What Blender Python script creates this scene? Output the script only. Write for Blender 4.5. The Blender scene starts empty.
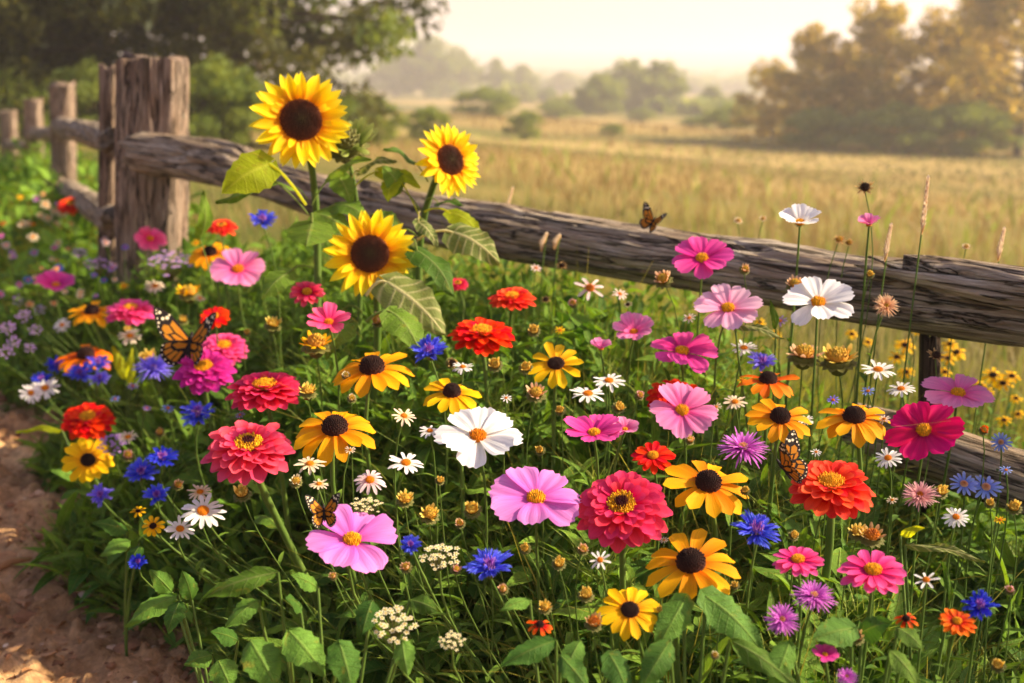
import bpy, bmesh, math, random
import numpy as np
from mathutils import Vector, Matrix, noise as mnoise

random.seed(7)
RNG = np.random.default_rng(11)
scene = bpy.context.scene
col = scene.collection

# ------------------------------------------------------------------ camera
CAM_H = 0.85
PITCH = math.radians(13.4)
FPX = 1024 * 40.0 / 36.0
cam_data = bpy.data.cameras.new("camera")
cam_data.lens = 40.0
cam_data.sensor_width = 36.0
cam_data.clip_start = 0.02
cam_data.clip_end = 6000.0
cam_data.dof.use_dof = True
cam_data.dof.focus_distance = 1.25
cam_data.dof.aperture_fstop = 4.7
cam = bpy.data.objects.new("camera", cam_data)
col.objects.link(cam)
cam.location = (0, 0, CAM_H)
cam.rotation_euler = (math.radians(90) - PITCH, 0, 0)
scene.camera = cam

# ------------------------------------------------------------------ sky and sun
SUN_EL = math.radians(33.0)
SUN_AZ = math.radians(84.0)          # clockwise from the view direction (+Y) towards the right (+X)
world = bpy.data.worlds.new("World")
scene.world = world
world.use_nodes = True
wn = world.node_tree.nodes
wl = world.node_tree.links
wn.clear()
w_out = wn.new("ShaderNodeOutputWorld")
w_bg = wn.new("ShaderNodeBackground")
w_sky = wn.new("ShaderNodeTexSky")
w_sky.sky_type = 'NISHITA'
w_sky.sun_disc = False
w_sky.sun_elevation = SUN_EL
w_sky.sun_rotation = SUN_AZ
w_sky.air_density = 1.0
w_sky.dust_density = 3.0
w_sky.ozone_density = 3.5
w_bg.inputs["Strength"].default_value = 0.106
w_tint = wn.new("ShaderNodeMixRGB")          # colour tint pulling the whole sky from greenish yellow towards peach
w_tint.blend_type = 'MULTIPLY'
w_tint.inputs[0].default_value = 1.0
w_tint.inputs[2].default_value = (1.0, 0.77, 0.84, 1)
wl.new(w_sky.outputs[0], w_tint.inputs[1])
wl.new(w_tint.outputs[0], w_bg.inputs["Color"])
wl.new(w_bg.outputs[0], w_out.inputs["Surface"])

sun_dir = Vector((math.sin(SUN_AZ) * math.cos(SUN_EL), math.cos(SUN_AZ) * math.cos(SUN_EL), math.sin(SUN_EL)))
sun_data = bpy.data.lights.new("sun", 'SUN')
sun_data.energy = 5.0
sun_data.angle = math.radians(0.9)
sun_data.color = (1.0, 0.84, 0.61)
sun = bpy.data.objects.new("sun", sun_data)
col.objects.link(sun)
sun.rotation_euler = sun_dir.to_track_quat('Z', 'Y').to_euler()

# ------------------------------------------------------------------ render look
scene.render.engine = 'CYCLES'
scene.view_settings.view_transform = 'Standard'
scene.view_settings.look = 'None'
scene.view_settings.exposure = 1.27
scene.view_settings.gamma = 1.0
scene.view_settings.use_curve_mapping = False
scene.cycles.max_bounces = 8
scene.cycles.diffuse_bounces = 4
scene.cycles.transmission_bounces = 6
scene.cycles.transparent_max_bounces = 8
scene.cycles.volume_bounces = 1
scene.cycles.use_denoising = True
scene.cycles.sample_clamp_indirect = 6.0

# ------------------------------------------------------------------ helpers
CP, SP = math.cos(PITCH), math.sin(PITCH)
FWD = Vector((0, CP, -SP)); UP = Vector((0, SP, CP)); RIGHT = Vector((1, 0, 0))
CAM = Vector((0, 0, CAM_H))


def at(x, y, d):
    """the world point seen at photo pixel x, y, d metres along the view axis"""
    return CAM + d * (FWD + RIGHT * ((x - 512) / FPX) - UP * ((y - 341.5) / FPX))


def ground_at(x, y, z=0.0):
    r = FWD + RIGHT * ((x - 512) / FPX) - UP * ((y - 341.5) / FPX)
    k = (z - CAM_H) / r.z
    return CAM + r * k


def lin(r, g, b, k=1.0):
    f = lambda c: (c / 12.92 if c <= 0.04045 else ((c + 0.055) / 1.055) ** 2.4)
    return (f(r / 255) * k, f(g / 255) * k, f(b / 255) * k, 1.0)


def tag(o, label=None, category=None, group=None, kind=None):
    if label: o["label"] = label
    if category: o["category"] = category
    if group: o["group"] = group
    if kind: o["kind"] = kind
    return o


def empty(name, loc, label=None, category=None, group=None):
    o = bpy.data.objects.new(name, None)
    col.objects.link(o)
    o.empty_display_size = 0.05
    o.location = loc
    return tag(o, label, category, group)


def link(name, me, parent=None, mat=None):
    o = bpy.data.objects.new(name, me)
    col.objects.link(o)
    if mat is not None and len(me.materials) == 0:
        for m in (mat if isinstance(mat, (list, tuple)) else [mat]):
            me.materials.append(m)
    if parent is not None:
        o.parent = parent
    return o


class MB:
    """collects vertices with a surface coordinate (u across, v along, a random number) and faces"""
    def __init__(self):
        self.v = []; self.f = []; self.pc = []; self.mi = []

    def add(self, verts, faces, pcs, mi=0):
        b = len(self.v)
        self.v.extend(verts); self.pc.extend(pcs)
        for f in faces:
            self.f.append([i + b for i in f]); self.mi.append(mi)

    def mesh(self, name, mats, smooth=True):
        me = bpy.data.meshes.new(name)
        me.from_pydata([tuple(p) for p in self.v], [], self.f)
        a = me.attributes.new("pc", 'FLOAT_VECTOR', 'POINT')
        a.data.foreach_set("vector", np.array(self.pc, dtype=np.float32).ravel())
        for m in (mats if isinstance(mats, (list, tuple)) else [mats]):
            me.materials.append(m)
        me.polygons.foreach_set("material_index", np.array(self.mi, dtype=np.int32))
        me.polygons.foreach_set("use_smooth", np.full(len(self.f), smooth, dtype=bool))
        me.update()
        return me

    def build(self, name, mats, parent=None, smooth=True):
        return link(name, self.mesh(name, mats, smooth), parent)


def np_mesh(name, V, F, PC, mats, smooth=True):
    """one mesh from numpy arrays: V n x 3, F m x 4 (quads), PC n x 3"""
    me = bpy.data.meshes.new(name)
    me.vertices.add(len(V))
    me.vertices.foreach_set("co", np.ascontiguousarray(V, dtype=np.float32).ravel())
    k = F.shape[1]
    me.loops.add(F.size)
    me.loops.foreach_set("vertex_index", np.ascontiguousarray(F, dtype=np.int32).ravel())
    me.polygons.add(len(F))
    me.polygons.foreach_set("loop_start", np.arange(0, F.size, k, dtype=np.int32))
    me.polygons.foreach_set("loop_total", np.full(len(F), k, dtype=np.int32))
    me.polygons.foreach_set("use_smooth", np.full(len(F), smooth, dtype=bool))
    a = me.attributes.new("pc", 'FLOAT_VECTOR', 'POINT')
    a.data.foreach_set("vector", np.ascontiguousarray(PC, dtype=np.float32).ravel())
    for m in (mats if isinstance(mats, (list, tuple)) else [mats]):
        me.materials.append(m)
    me.update(calc_edges=True)
    me.validate()
    return me


def vnoise(P, seed=0):
    """smooth value noise of numpy points n x 3, 0..1"""
    P = np.asarray(P, dtype=np.float64)
    i = np.floor(P).astype(np.int64); f = P - i
    f = f * f * (3 - 2 * f)
    def h(a, b, c):
        n = (a * 374761393 + b * 668265263 + c * 2147483647 + seed * 974711) & 0xffffffff
        n = ((n ^ (n >> 13)) * 1274126177) & 0xffffffff
        return ((n ^ (n >> 16)) & 0xffff) / 65535.0
    r = 0
    for dx in (0, 1):
        for dy in (0, 1):
            for dz in (0, 1):
                w = (f[:, 0] if dx else 1 - f[:, 0]) * (f[:, 1] if dy else 1 - f[:, 1]) * (f[:, 2] if dz else 1 - f[:, 2])
                r = r + w * h(i[:, 0] + dx, i[:, 1] + dy, i[:, 2] + dz)
    return r


def fbm(P, seed=0, oct=4):
    r, a, s = 0, 0.5, 1.0
    P = np.asarray(P, dtype=np.float64)
    for k in range(oct):
        r = r + a * (vnoise(P * s, seed + k * 17) - 0.5)
        a *= 0.5; s *= 2.03
    return r


# ------------------------------------------------------------------ materials
class NT:
    def __init__(self, name):
        self.m = bpy.data.materials.new(name)
        self.m.use_nodes = True
        self.t = self.m.node_tree
        self.t.nodes.clear()
        self.out = self.n("ShaderNodeOutputMaterial")

    def n(self, kind, **kw):
        nd = self.t.nodes.new(kind)
        for k, v in kw.items():
            setattr(nd, k, v)
        return nd

    def l(self, a, b):
        self.t.links.new(a, b)

    def math(self, op, a, b=None, clamp=False):
        nd = self.n("ShaderNodeMath", operation=op, use_clamp=clamp)
        for i, x in enumerate((a, b)):
            if x is None: continue
            if isinstance(x, (int, float)): nd.inputs[i].default_value = x
            else: self.l(x, nd.inputs[i])
        return nd.outputs[0]

    def ramp(self, fac, stops, interp='LINEAR'):
        nd = self.n("ShaderNodeValToRGB")
        cr = nd.color_ramp; cr.interpolation = interp
        while len(cr.elements) < len(stops): cr.elements.new(0.5)
        for e, (p, c) in zip(cr.elements, stops):
            e.position = p; e.color = c
        self.l(fac, nd.inputs[0])
        return nd.outputs[0]

    def mix(self, fac, a, b, blend='MIX'):
        nd = self.n("ShaderNodeMixRGB", blend_type=blend)
        for i, x in zip((0, 1, 2), (fac, a, b)):
            if isinstance(x, (int, float)): nd.inputs[i].default_value = x
            elif isinstance(x, tuple): nd.inputs[i].default_value = x
            else: self.l(x, nd.inputs[i])
        return nd.outputs[0]

    def noise(self, vec, scale, detail=3.0, rough=0.55, dist=0.0):
        nd = self.n("ShaderNodeTexNoise")
        nd.inputs["Scale"].default_value = scale
        nd.inputs["Detail"].default_value = detail
        nd.inputs["Roughness"].default_value = rough
        nd.inputs["Distortion"].default_value = dist
        if vec is not None: self.l(vec, nd.inputs["Vector"])
        return nd.outputs["Fac"]

    def comb(self, x, y, z):
        nd = self.n("ShaderNodeCombineXYZ")
        for i, v in enumerate((x, y, z)):
            if isinstance(v, (int, float)): nd.inputs[i].default_value = v
            else: self.l(v, nd.inputs[i])
        return nd.outputs[0]

    def pc(self):
        a = self.n("ShaderNodeAttribute", attribute_name="pc")
        s = self.n("ShaderNodeSeparateXYZ")
        self.l(a.outputs["Vector"], s.inputs[0])
        return s.outputs[0], s.outputs[1], s.outputs[2], a.outputs["Vector"]

    def bump(self, h, strength=0.3, dist=0.002):
        nd = self.n("ShaderNodeBump")
        nd.inputs["Strength"].default_value = strength
        nd.inputs["Distance"].default_value = dist
        self.l(h, nd.inputs["Height"])
        return nd.outputs[0]

    def hsv(self, colr, h=None, s=None, v=None):
        nd = self.n("ShaderNodeHueSaturation")
        for k, x in (("Hue", h), ("Saturation", s), ("Value", v)):
            if x is None: continue
            if isinstance(x, (int, float)): nd.inputs[k].default_value = x
            else: self.l(x, nd.inputs[k])
        self.l(colr, nd.inputs["Color"])
        return nd.outputs[0]

    def surface(self, colr, rough=0.6, spec=0.3, trans=0.0, tcol=None, normal=None):
        p = self.n("ShaderNodeBsdfPrincipled")
        p.inputs["Specular IOR Level"].default_value = spec
        if isinstance(rough, (int, float)): p.inputs["Roughness"].default_value = rough
        else: self.l(rough, p.inputs["Roughness"])
        if isinstance(colr, tuple): p.inputs["Base Color"].default_value = colr
        else: self.l(colr, p.inputs["Base Color"])
        if normal is not None: self.l(normal, p.inputs["Normal"])
        if trans > 0:
            t = self.n("ShaderNodeBsdfTranslucent")
            tc = colr if tcol is None else tcol
            if isinstance(tc, tuple): t.inputs["Color"].default_value = tc
            else: self.l(tc, t.inputs["Color"])
            if normal is not None: self.l(normal, t.inputs["Normal"])
            m = self.n("ShaderNodeMixShader")
            m.inputs[0].default_value = trans
            self.l(p.outputs[0], m.inputs[1]); self.l(t.outputs[0], m.inputs[2])
            self.l(m.outputs[0], self.out.inputs["Surface"])
        else:
            self.l(p.outputs[0], self.out.inputs["Surface"])
        return self.m


def petal_mat(name, base, mid, tip, trans=0.38, streak=0.35):
    t = NT(name)
    u, v, r, _ = t.pc()
    c = t.ramp(v, [(0.0, base), (0.35, mid), (1.0, tip)])
    vec = t.comb(t.math('ADD', t.math('MULTIPLY', u, 5.0), t.math('MULTIPLY', r, 57.0)), t.math('MULTIPLY', v, 0.7), r)
    s = t.noise(vec, 1.6, 3.0, 0.6)
    val = t.math('ADD', t.math('MULTIPLY', t.math('SUBTRACT', s, 0.5), streak), t.math('ADD', t.math('MULTIPLY', t.math('SUBTRACT', r, 0.5), 0.16), 1.0))
    hue = t.math('ADD', t.math('MULTIPLY', t.math('SUBTRACT', r, 0.5), 0.018), 0.5)
    c = t.hsv(c, h=hue, v=val)
    wear = t.noise(t.comb(t.math('ADD', t.math('MULTIPLY', u, 1.4), t.math('MULTIPLY', r, 133.0)), t.math('MULTIPLY', v, 2.0), t.math('MULTIPLY', r, 41.0)), 1.6, 4.0, 0.7)
    edge = t.math('ADD', t.math('MULTIPLY', t.math('POWER', v, 5.0), 0.12), wear)
    c = t.mix(t.ramp(edge, [(0.70, (0, 0, 0, 1)), (0.80, (0.6, 0.6, 0.6, 1))]), c, lin(150, 96, 48))
    vein = t.noise(t.comb(t.math('ADD', t.math('MULTIPLY', u, 16.0), t.math('MULTIPLY', r, 57.0)), t.math('MULTIPLY', v, 0.9), r), 1.5, 2.0, 0.5)
    c = t.hsv(c, v=t.math('ADD', t.math('MULTIPLY', vein, 0.36), 0.82))
    c = t.hsv(c, s=1.02)
    return t.surface(c, 0.6, 0.14, trans, normal=t.bump(t.math('ADD', s, t.math('MULTIPLY', vein, 0.5)), 0.5, 0.0012))


L = lin


def leaf_mat(name, dark, light, vein, trans=0.35, rough=0.5, veins=9.0, tmul=(1.35, 1.25, 0.5, 1), vmix=0.4, vpow=18.0):
    t = NT(name)
    u, v, r, _ = t.pc()
    au = t.math('ABSOLUTE', u)
    c = t.mix(r, dark, light)
    vec = t.comb(t.math('ADD', u, t.math('MULTIPLY', r, 31.0)), t.math('MULTIPLY', v, 3.0), r)
    ns = t.noise(vec, 2.2, 4.0, 0.6)
    c = t.hsv(c, v=t.math('ADD', t.math('MULTIPLY', ns, 0.9), 0.55))
    yel = t.noise(t.comb(t.math('ADD', t.math('MULTIPLY', u, 2.0), t.math('MULTIPLY', r, 91.0)), t.math('MULTIPLY', v, 3.0), t.math('MULTIPLY', r, 7.0)), 1.3, 4.0, 0.65)
    c = t.mix(t.ramp(yel, [(0.60, (0, 0, 0, 1)), (0.74, (0.7, 0.7, 0.7, 1))]), c, L(168, 150, 52))
    mid = t.math('SUBTRACT', 1.0, t.math('MULTIPLY', au, 14.0), clamp=True)
    sv = t.math('SINE', t.math('MULTIPLY', t.math('SUBTRACT', v, t.math('MULTIPLY', au, 0.28)), veins * 6.283))
    sv = t.math('POWER', t.math('MAXIMUM', sv, 0.0), vpow)
    vv = t.math('MAXIMUM', mid, t.math('MULTIPLY', sv, 0.5))
    c = t.mix(t.math('MULTIPLY', vv, vmix), c, vein)
    fn = t.noise(t.comb(t.math('ADD', t.math('MULTIPLY', u, 9.0), t.math('MULTIPLY', r, 31.0)), t.math('MULTIPLY', v, 16.0), r), 2.0, 3.0, 0.6)
    h = t.math('ADD', t.math('MULTIPLY', vv, -0.4), t.math('ADD', t.math('MULTIPLY', ns, 0.5), t.math('MULTIPLY', fn, 0.5)))
    tc = t.mix(1.0, c, tmul, 'MULTIPLY')
    return t.surface(c, rough + 0.1, 0.16, trans, tcol=tc, normal=t.bump(h, 0.8, 0.003))


def simple_mat(name, a, b, scale=40.0, rough=0.7, spec=0.2, trans=0.0, bump=0.4, bd=0.002):
    """two colours mixed by object-space noise"""
    t = NT(name)
    tc = t.n("ShaderNodeTexCoord")
    ns = t.noise(tc.outputs["Object"], scale, 4.0, 0.6)
    c = t.mix(t.math('MULTIPLY', t.math('SUBTRACT', ns, 0.25), 2.0, clamp=True), a, b)
    return t.surface(c, rough, spec, trans, normal=t.bump(ns, bump, bd))


def disc_mat(name, stops, rough=0.75, bumps=1.0):
    """a flower's centre: colour by distance from its middle (v)"""
    t = NT(name)
    u, v, r, _ = t.pc()
    c = t.ramp(v, stops)
    c = t.hsv(c, v=t.math('ADD', t.math('MULTIPLY', r, 0.7), 0.62))
    tc = t.n("ShaderNodeTexCoord")
    ns = t.noise(tc.outputs["Object"], 900.0, 2.0)
    return t.surface(c, rough, 0.2, 0.08, normal=t.bump(ns, 0.4, 0.0005))


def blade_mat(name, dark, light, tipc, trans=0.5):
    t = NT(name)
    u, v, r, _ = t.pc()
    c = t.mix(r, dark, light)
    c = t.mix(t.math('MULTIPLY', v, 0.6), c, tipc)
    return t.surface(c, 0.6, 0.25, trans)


def wood_mat(name, dark, mid, light, warm):
    t = NT(name)
    x, y, z, vec = t.pc()
    def sc(a, b):
        mp = t.n("ShaderNodeMapping"); mp.inputs["Scale"].default_value = (a, a, b)
        t.l(vec, mp.inputs["Vector"]); return mp.outputs[0]
    fine = t.noise(sc(240, 14.0), 1.0, 6.0, 0.72, 0.4)
    wide = t.noise(sc(22, 4.5), 1.0, 6.0, 0.7, 0.5)
    crack = t.noise(sc(62, 4.2), 1.0, 4.0, 0.6, 0.7)
    blot = t.noise(sc(9, 5.0), 1.0, 4.0, 0.6)
    c = t.ramp(fine, [(0.28, dark), (0.5, mid), (0.74, light)])
    c = t.mix(t.ramp(wide, [(0.4, (0, 0, 0, 1)), (0.68, (1, 1, 1, 1))]), c, warm)
    c = t.hsv(c, v=t.math('ADD', t.math('MULTIPLY', blot, 1.1), 0.45))
    ck = t.ramp(t.math('ABSOLUTE', t.math('SUBTRACT', crack, 0.5)), [(0.0, (0, 0, 0, 1)), (0.034, (1, 1, 1, 1))])
    c = t.mix(1.0, c, t.mix(0.88, (1, 1, 1, 1), ck), 'MULTIPLY')
    lich = t.noise(sc(55, 30.0), 1.0, 3.0, 0.5)
    c = t.mix(t.ramp(lich, [(0.70, (0, 0, 0, 1)), (0.74, (0.55, 0.55, 0.55, 1))]), c, lin(150, 148, 128, 0.9))
    h = t.math('ADD', t.math('MULTIPLY', fine, 0.6), t.math('ADD', t.math('MULTIPLY', wide, 0.5), ck))
    return t.surface(c, 0.85, 0.15, normal=t.bump(h, 1.0, 0.009))


M = {}
L = lin
# petals
M['sunflower'] = petal_mat("sunflower_petal", L(244, 158, 4), L(253, 210, 10), L(255, 236, 64), 0.45)
M['rud_orange'] = petal_mat("orange_yellow_petal", L(242, 126, 4), L(251, 162, 10), L(253, 184, 24), 0.42)
M['rud_deep'] = petal_mat("deep_orange_petal", L(226, 90, 2), L(244, 112, 6), L(250, 140, 16), 0.4)
M['rud_yellow'] = petal_mat("yellow_petal", L(244, 150, 4), L(252, 190, 16), L(254, 208, 36), 0.4)
M['cos_magenta'] = petal_mat("magenta_petal", L(190, 20, 110), L(232, 62, 150), L(244, 96, 172), 0.42)
M['cos_pink'] = petal_mat("pink_petal", L(226, 60, 140), L(244, 118, 176), L(250, 158, 200), 0.42)
M['cos_pale'] = petal_mat("pale_pink_petal", L(240, 120, 170), L(250, 172, 204), L(252, 204, 222), 0.42)
M['cos_lilac'] = petal_mat("lilac_petal", L(214, 80, 176), L(232, 122, 208), L(240, 152, 220), 0.42)
M['cos_crimson'] = petal_mat("crimson_petal", L(160, 0, 60), L(216, 6, 92), L(236, 24, 112), 0.42)
M['cos_rose'] = petal_mat("rose_petal", L(226, 40, 90), L(240, 70, 124), L(248, 112, 152), 0.42)
M['cos_white'] = petal_mat("white_petal", L(238, 234, 214), L(248, 245, 238), L(250, 248, 244), 0.4, 0.14)
M['daisy_white'] = petal_mat("daisy_petal", L(232, 226, 200), L(246, 240, 226), L(250, 246, 236), 0.35, 0.14)
M['daisy_cream'] = petal_mat("cream_petal", L(226, 190, 120), L(240, 214, 170), L(246, 228, 196), 0.35, 0.2)
M['cone_blush'] = petal_mat("blush_petal", L(240, 170, 160), L(250, 214, 206), L(252, 232, 224), 0.4, 0.2)
M['zin_crimson'] = petal_mat("zinnia_crimson_petal", L(140, 2, 34), L(214, 18, 66), L(242, 78, 112), 0.36)
M['zin_rose'] = petal_mat("zinnia_rose_petal", L(150, 4, 38), L(220, 30, 76), L(246, 100, 124), 0.36)
M['zin_red'] = petal_mat("zinnia_red_petal", L(150, 6, 4), L(222, 26, 16), L(242, 62, 40), 0.3)
M['zin_coral'] = petal_mat("zinnia_coral_petal", L(170, 10, 6), L(230, 40, 26), L(248, 92, 66), 0.36)
M['zin_pink'] = petal_mat("zinnia_pink_petal", L(200, 20, 84), L(236, 56, 126), L(248, 104, 164), 0.34)
M['zin_purple'] = petal_mat("zinnia_purple_petal", L(130, 6, 76), L(196, 20, 124), L(222, 66, 166), 0.32)
M['corn_blue'] = petal_mat("cornflower_petal", L(80, 60, 196), L(70, 84, 226), L(112, 124, 246), 0.38)
M['corn_deep'] = petal_mat("deep_blue_petal", L(44, 34, 156), L(48, 58, 206), L(80, 94, 236), 0.38)
M['corn_violet'] = petal_mat("violet_blue_petal", L(110, 80, 200), L(124, 104, 232), L(160, 146, 246), 0.35)
M['corn_sky'] = petal_mat("sky_blue_petal", L(110, 126, 200), L(128, 150, 226), L(170, 186, 240), 0.35)
M['corn_core'] = petal_mat("cornflower_core", L(90, 30, 130), L(140, 60, 170), L(214, 150, 210), 0.2)
M['aster'] = petal_mat("aster_petal", L(160, 40, 150), L(200, 80, 190), L(228, 140, 220), 0.35)
M['lavender'] = petal_mat("lavender_petal", L(120, 80, 170), L(166, 124, 206), L(200, 168, 226), 0.35)
M['bud_yellow'] = petal_mat("bud_petal", L(196, 140, 30), L(226, 182, 60), L(244, 220, 120), 0.35)
M['bud_peach'] = petal_mat("peach_petal", L(186, 116, 56), L(222, 160, 110), L(240, 204, 160), 0.35)
M['cream_floret'] = petal_mat("cream_floret", L(206, 190, 100), L(232, 220, 160), L(244, 238, 204), 0.3)
M['gaillardia'] = petal_mat("gaillardia_petal", L(150, 16, 8), L(222, 60, 20), L(246, 130, 40), 0.35)
M['dusty'] = petal_mat("dusty_pink_petal", L(190, 110, 110), L(218, 150, 150), L(236, 184, 180), 0.35)
M['dry_bract'] = petal_mat("dry_bract", L(120, 84, 44), L(176, 132, 74), L(220, 184, 124), 0.35)
# centres
M['d_yellow'] = disc_mat("yellow_disc", [(0, L(214, 150, 20)), (0.6, L(236, 172, 20)), (1, L(220, 130, 10))])
M['d_orange'] = disc_mat("orange_disc", [(0, L(224, 140, 14)), (1, L(226, 128, 10))])
M['d_bud'] = disc_mat("bud_disc", [(0, L(176, 150, 50)), (0.6, L(206, 160, 50)), (1, L(190, 130, 40))])
M['d_brown'] = disc_mat("dark_brown_disc", [(0, L(52, 26, 14)), (0.55, L(40, 18, 10)), (1, L(62, 26, 12))])
M['d_sun'] = disc_mat("sunflower_disc", [(0, L(74, 60, 26)), (0.3, L(62, 36, 16)), (0.75, L(86, 40, 16)), (1, L(130, 66, 18))])
M['d_zinnia'] = disc_mat("zinnia_disc", [(0, L(60, 10, 14)), (0.5, L(74, 14, 14)), (0.62, L(226, 160, 16)), (1, L(240, 188, 30))])
M['d_rust'] = disc_mat("rust_disc", [(0, L(140, 60, 12)), (1, L(220, 130, 16))])
M['d_dark'] = disc_mat("seed_disc", [(0, L(40, 26, 18)), (1, L(70, 44, 26))])
# greens
M['stem'] = simple_mat("stem_green", L(78, 110, 36, 0.9), L(112, 136, 54, 0.9), 30, 0.55, 0.3, 0.15)
M['stem_thin'] = blade_mat("thin_stem", L(76, 110, 36), L(122, 148, 56), L(134, 152, 62), 0.3)
M['calyx'] = simple_mat("calyx_green", L(84, 98, 40, 0.9), L(140, 132, 66, 0.9), 120, 0.6, 0.25, 0.15)
M['leaf'] = leaf_mat("garden_leaf", L(60, 98, 26), L(122, 160, 50, 1.08), L(166, 180, 84, .9))
M['leaf_low'] = leaf_mat("low_leaf", L(54, 96, 28), L(106, 148, 52, 1.05), L(140, 158, 72, .9), 0.34, 0.45)
M['leaf_sun'] = leaf_mat("sunflower_leaf", L(70, 104, 26), L(114, 146, 44), L(170, 176, 110, 0.8), 0.42, 0.5, 6.0, (1.6, 1.4, 0.4, 1))
M['leaf_lime'] = leaf_mat("painted_backlit_leaf", L(158, 176, 28), L(186, 198, 44), L(208, 212, 84), 0.65, 0.5, 6.0, (1.6, 1.4, 0.4, 1))  # yellow of sun shining through the leaf is put into its colour
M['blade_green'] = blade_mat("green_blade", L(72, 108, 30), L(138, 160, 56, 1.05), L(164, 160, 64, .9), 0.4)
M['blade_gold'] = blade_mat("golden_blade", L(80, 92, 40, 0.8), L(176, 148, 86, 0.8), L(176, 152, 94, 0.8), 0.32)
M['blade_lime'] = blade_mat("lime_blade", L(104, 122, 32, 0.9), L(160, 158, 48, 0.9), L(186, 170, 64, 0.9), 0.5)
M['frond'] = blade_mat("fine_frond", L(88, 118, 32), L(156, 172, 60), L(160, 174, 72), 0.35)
# wood
M['wood'] = wood_mat("weathered_wood", L(64, 56, 45), L(168, 154, 130), L(234, 220, 192), L(142, 118, 88))
M['wood_post'] = wood_mat("post_wood", L(66, 56, 47), L(152, 133, 112), L(206, 188, 162), L(140, 114, 90))
M['wood_dark'] = wood_mat("dark_wood", L(44, 36, 30), L(72, 60, 50), L(104, 88, 74), L(78, 58, 42))
M['bud_green'] = petal_mat("green_bract", L(110, 130, 50, .9), L(140, 156, 66, .9), L(176, 184, 100, .9), 0.4)
M['leaf_pale'] = leaf_mat("striped_leaf", L(96, 116, 50, 0.9), L(130, 142, 70, 0.9), L(222, 214, 150, 0.9), 0.4, 0.5, 7.0, (1.5, 1.4, 0.6, 1), 1.0, 3.0)
# ------------------------------------------------------------------ the lie of the land
POST = at(146, 180, 2.9); POST.z = 0
RAIL_END = at(1024, 310, 1.55)
FAR_POST = Vector((at(8, 130, 10.5).x, at(8, 130, 10.5).y, 0))
n1 = Vector((-(POST.y - RAIL_END.y), (POST.x - RAIL_END.x), 0)).normalized()
if n1.y < 0: n1 = -n1
n2 = Vector(((FAR_POST.y - POST.y), -(FAR_POST.x - POST.x), 0)).normalized()
if n2.x < 0: n2 = -n2


def field_dist(X, Y):
    a = (X - POST.x) * n1.x + (Y - POST.y) * n1.y
    b = (X - POST.x) * n2.x + (Y - POST.y) * n2.y
    return np.minimum(a, b)


PG = np.array([-1e4, 0, 1, 3, 8, 18, 40, 90, 180, 420, 900, 3000.])
ZG = np.array([0, 0, -.02, -.12, -.55, -1.45, -2.9, -4.2, -4.9, -4.6, -2.0, 0.])


def land(X, Y):
    X = np.asarray(X, dtype=float); Y = np.asarray(Y, dtype=float)
    p = field_dist(X, Y)
    z = np.interp(p, PG, ZG)
    R = np.hypot(X, Y)
    P = np.stack([X * 0.05, Y * 0.05, np.zeros_like(X)], -1).reshape(-1, 3)
    z = z + (vnoise(P, 3) - 0.5).reshape(X.shape) * np.clip((R - 6) / 60, 0, 1) * 1.0
    Q = np.stack([X * 3.1, Y * 3.1, np.zeros_like(X)], -1).reshape(-1, 3)
    z = z + fbm(Q, 5, 3).reshape(X.shape) * 0.05 * np.clip(1 - R / 20, 0, 1)
    return z


def land1(x, y):
    return float(land(np.array([x]), np.array([y]))[0])


# path edge line on the ground, from two points of the photograph
E0 = ground_at(200, 683); E1 = ground_at(0, 395)
ed = (E1 - E0); ed.z = 0; ed.normalize()
en = Vector((ed.y, -ed.x, 0))                       # towards the bed


def edge_dist(X, Y):
    """distance into the flower bed from the path's edge"""
    w = 0.07 * np.sin(Y * 5.1 + X * 2) + 0.05 * np.sin(Y * 11.7)
    return (X - E0.x) * en.x + (Y - E0.y) * en.y + w


# ground sheet
nr, na = 170, 220
rad = np.concatenate([[0.02], np.geomspace(0.25, 2600, nr - 1)])
ang = np.linspace(0, 2 * np.pi, na, endpoint=False)
RR, AA = np.meshgrid(rad, ang, indexing='ij')
GX = RR * np.sin(AA); GY = RR * np.cos(AA)
GZ = land(GX, GY)
V = np.stack([GX, GY, GZ], -1).reshape(-1, 3)
ii, jj = np.meshgrid(np.arange(nr - 1), np.arange(na), indexing='ij')
j2 = (jj + 1) % na
F = np.stack([ii * na + jj, ii * na + j2, (ii + 1) * na + j2, (ii + 1) * na + jj], -1).reshape(-1, 4)[:, ::-1]
t = NT("meadow_ground")
g = t.n("ShaderNodeNewGeometry")
mp = t.n("ShaderNodeMapping"); mp.inputs["Scale"].default_value = (0.45, 1, 0.1)
t.l(g.outputs["Position"], mp.inputs["Vector"])
a1 = t.noise(mp.outputs[0], 0.045, 4.0, 0.6)
a2 = t.noise(mp.outputs[0], 0.7, 5.0, 0.65)
a3 = t.noise(mp.outputs[0], 60.0, 4.0, 0.7)
c = t.ramp(a1, [(0.38, L(84, 98, 42, .8)), (0.5, L(160, 138, 78, .8)), (0.6, L(200, 172, 108, .8))])
c = t.mix(t.math('MULTIPLY', t.math('SUBTRACT', a2, 0.42), 1.6, clamp=True), c, L(110, 108, 50, .8))
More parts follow.
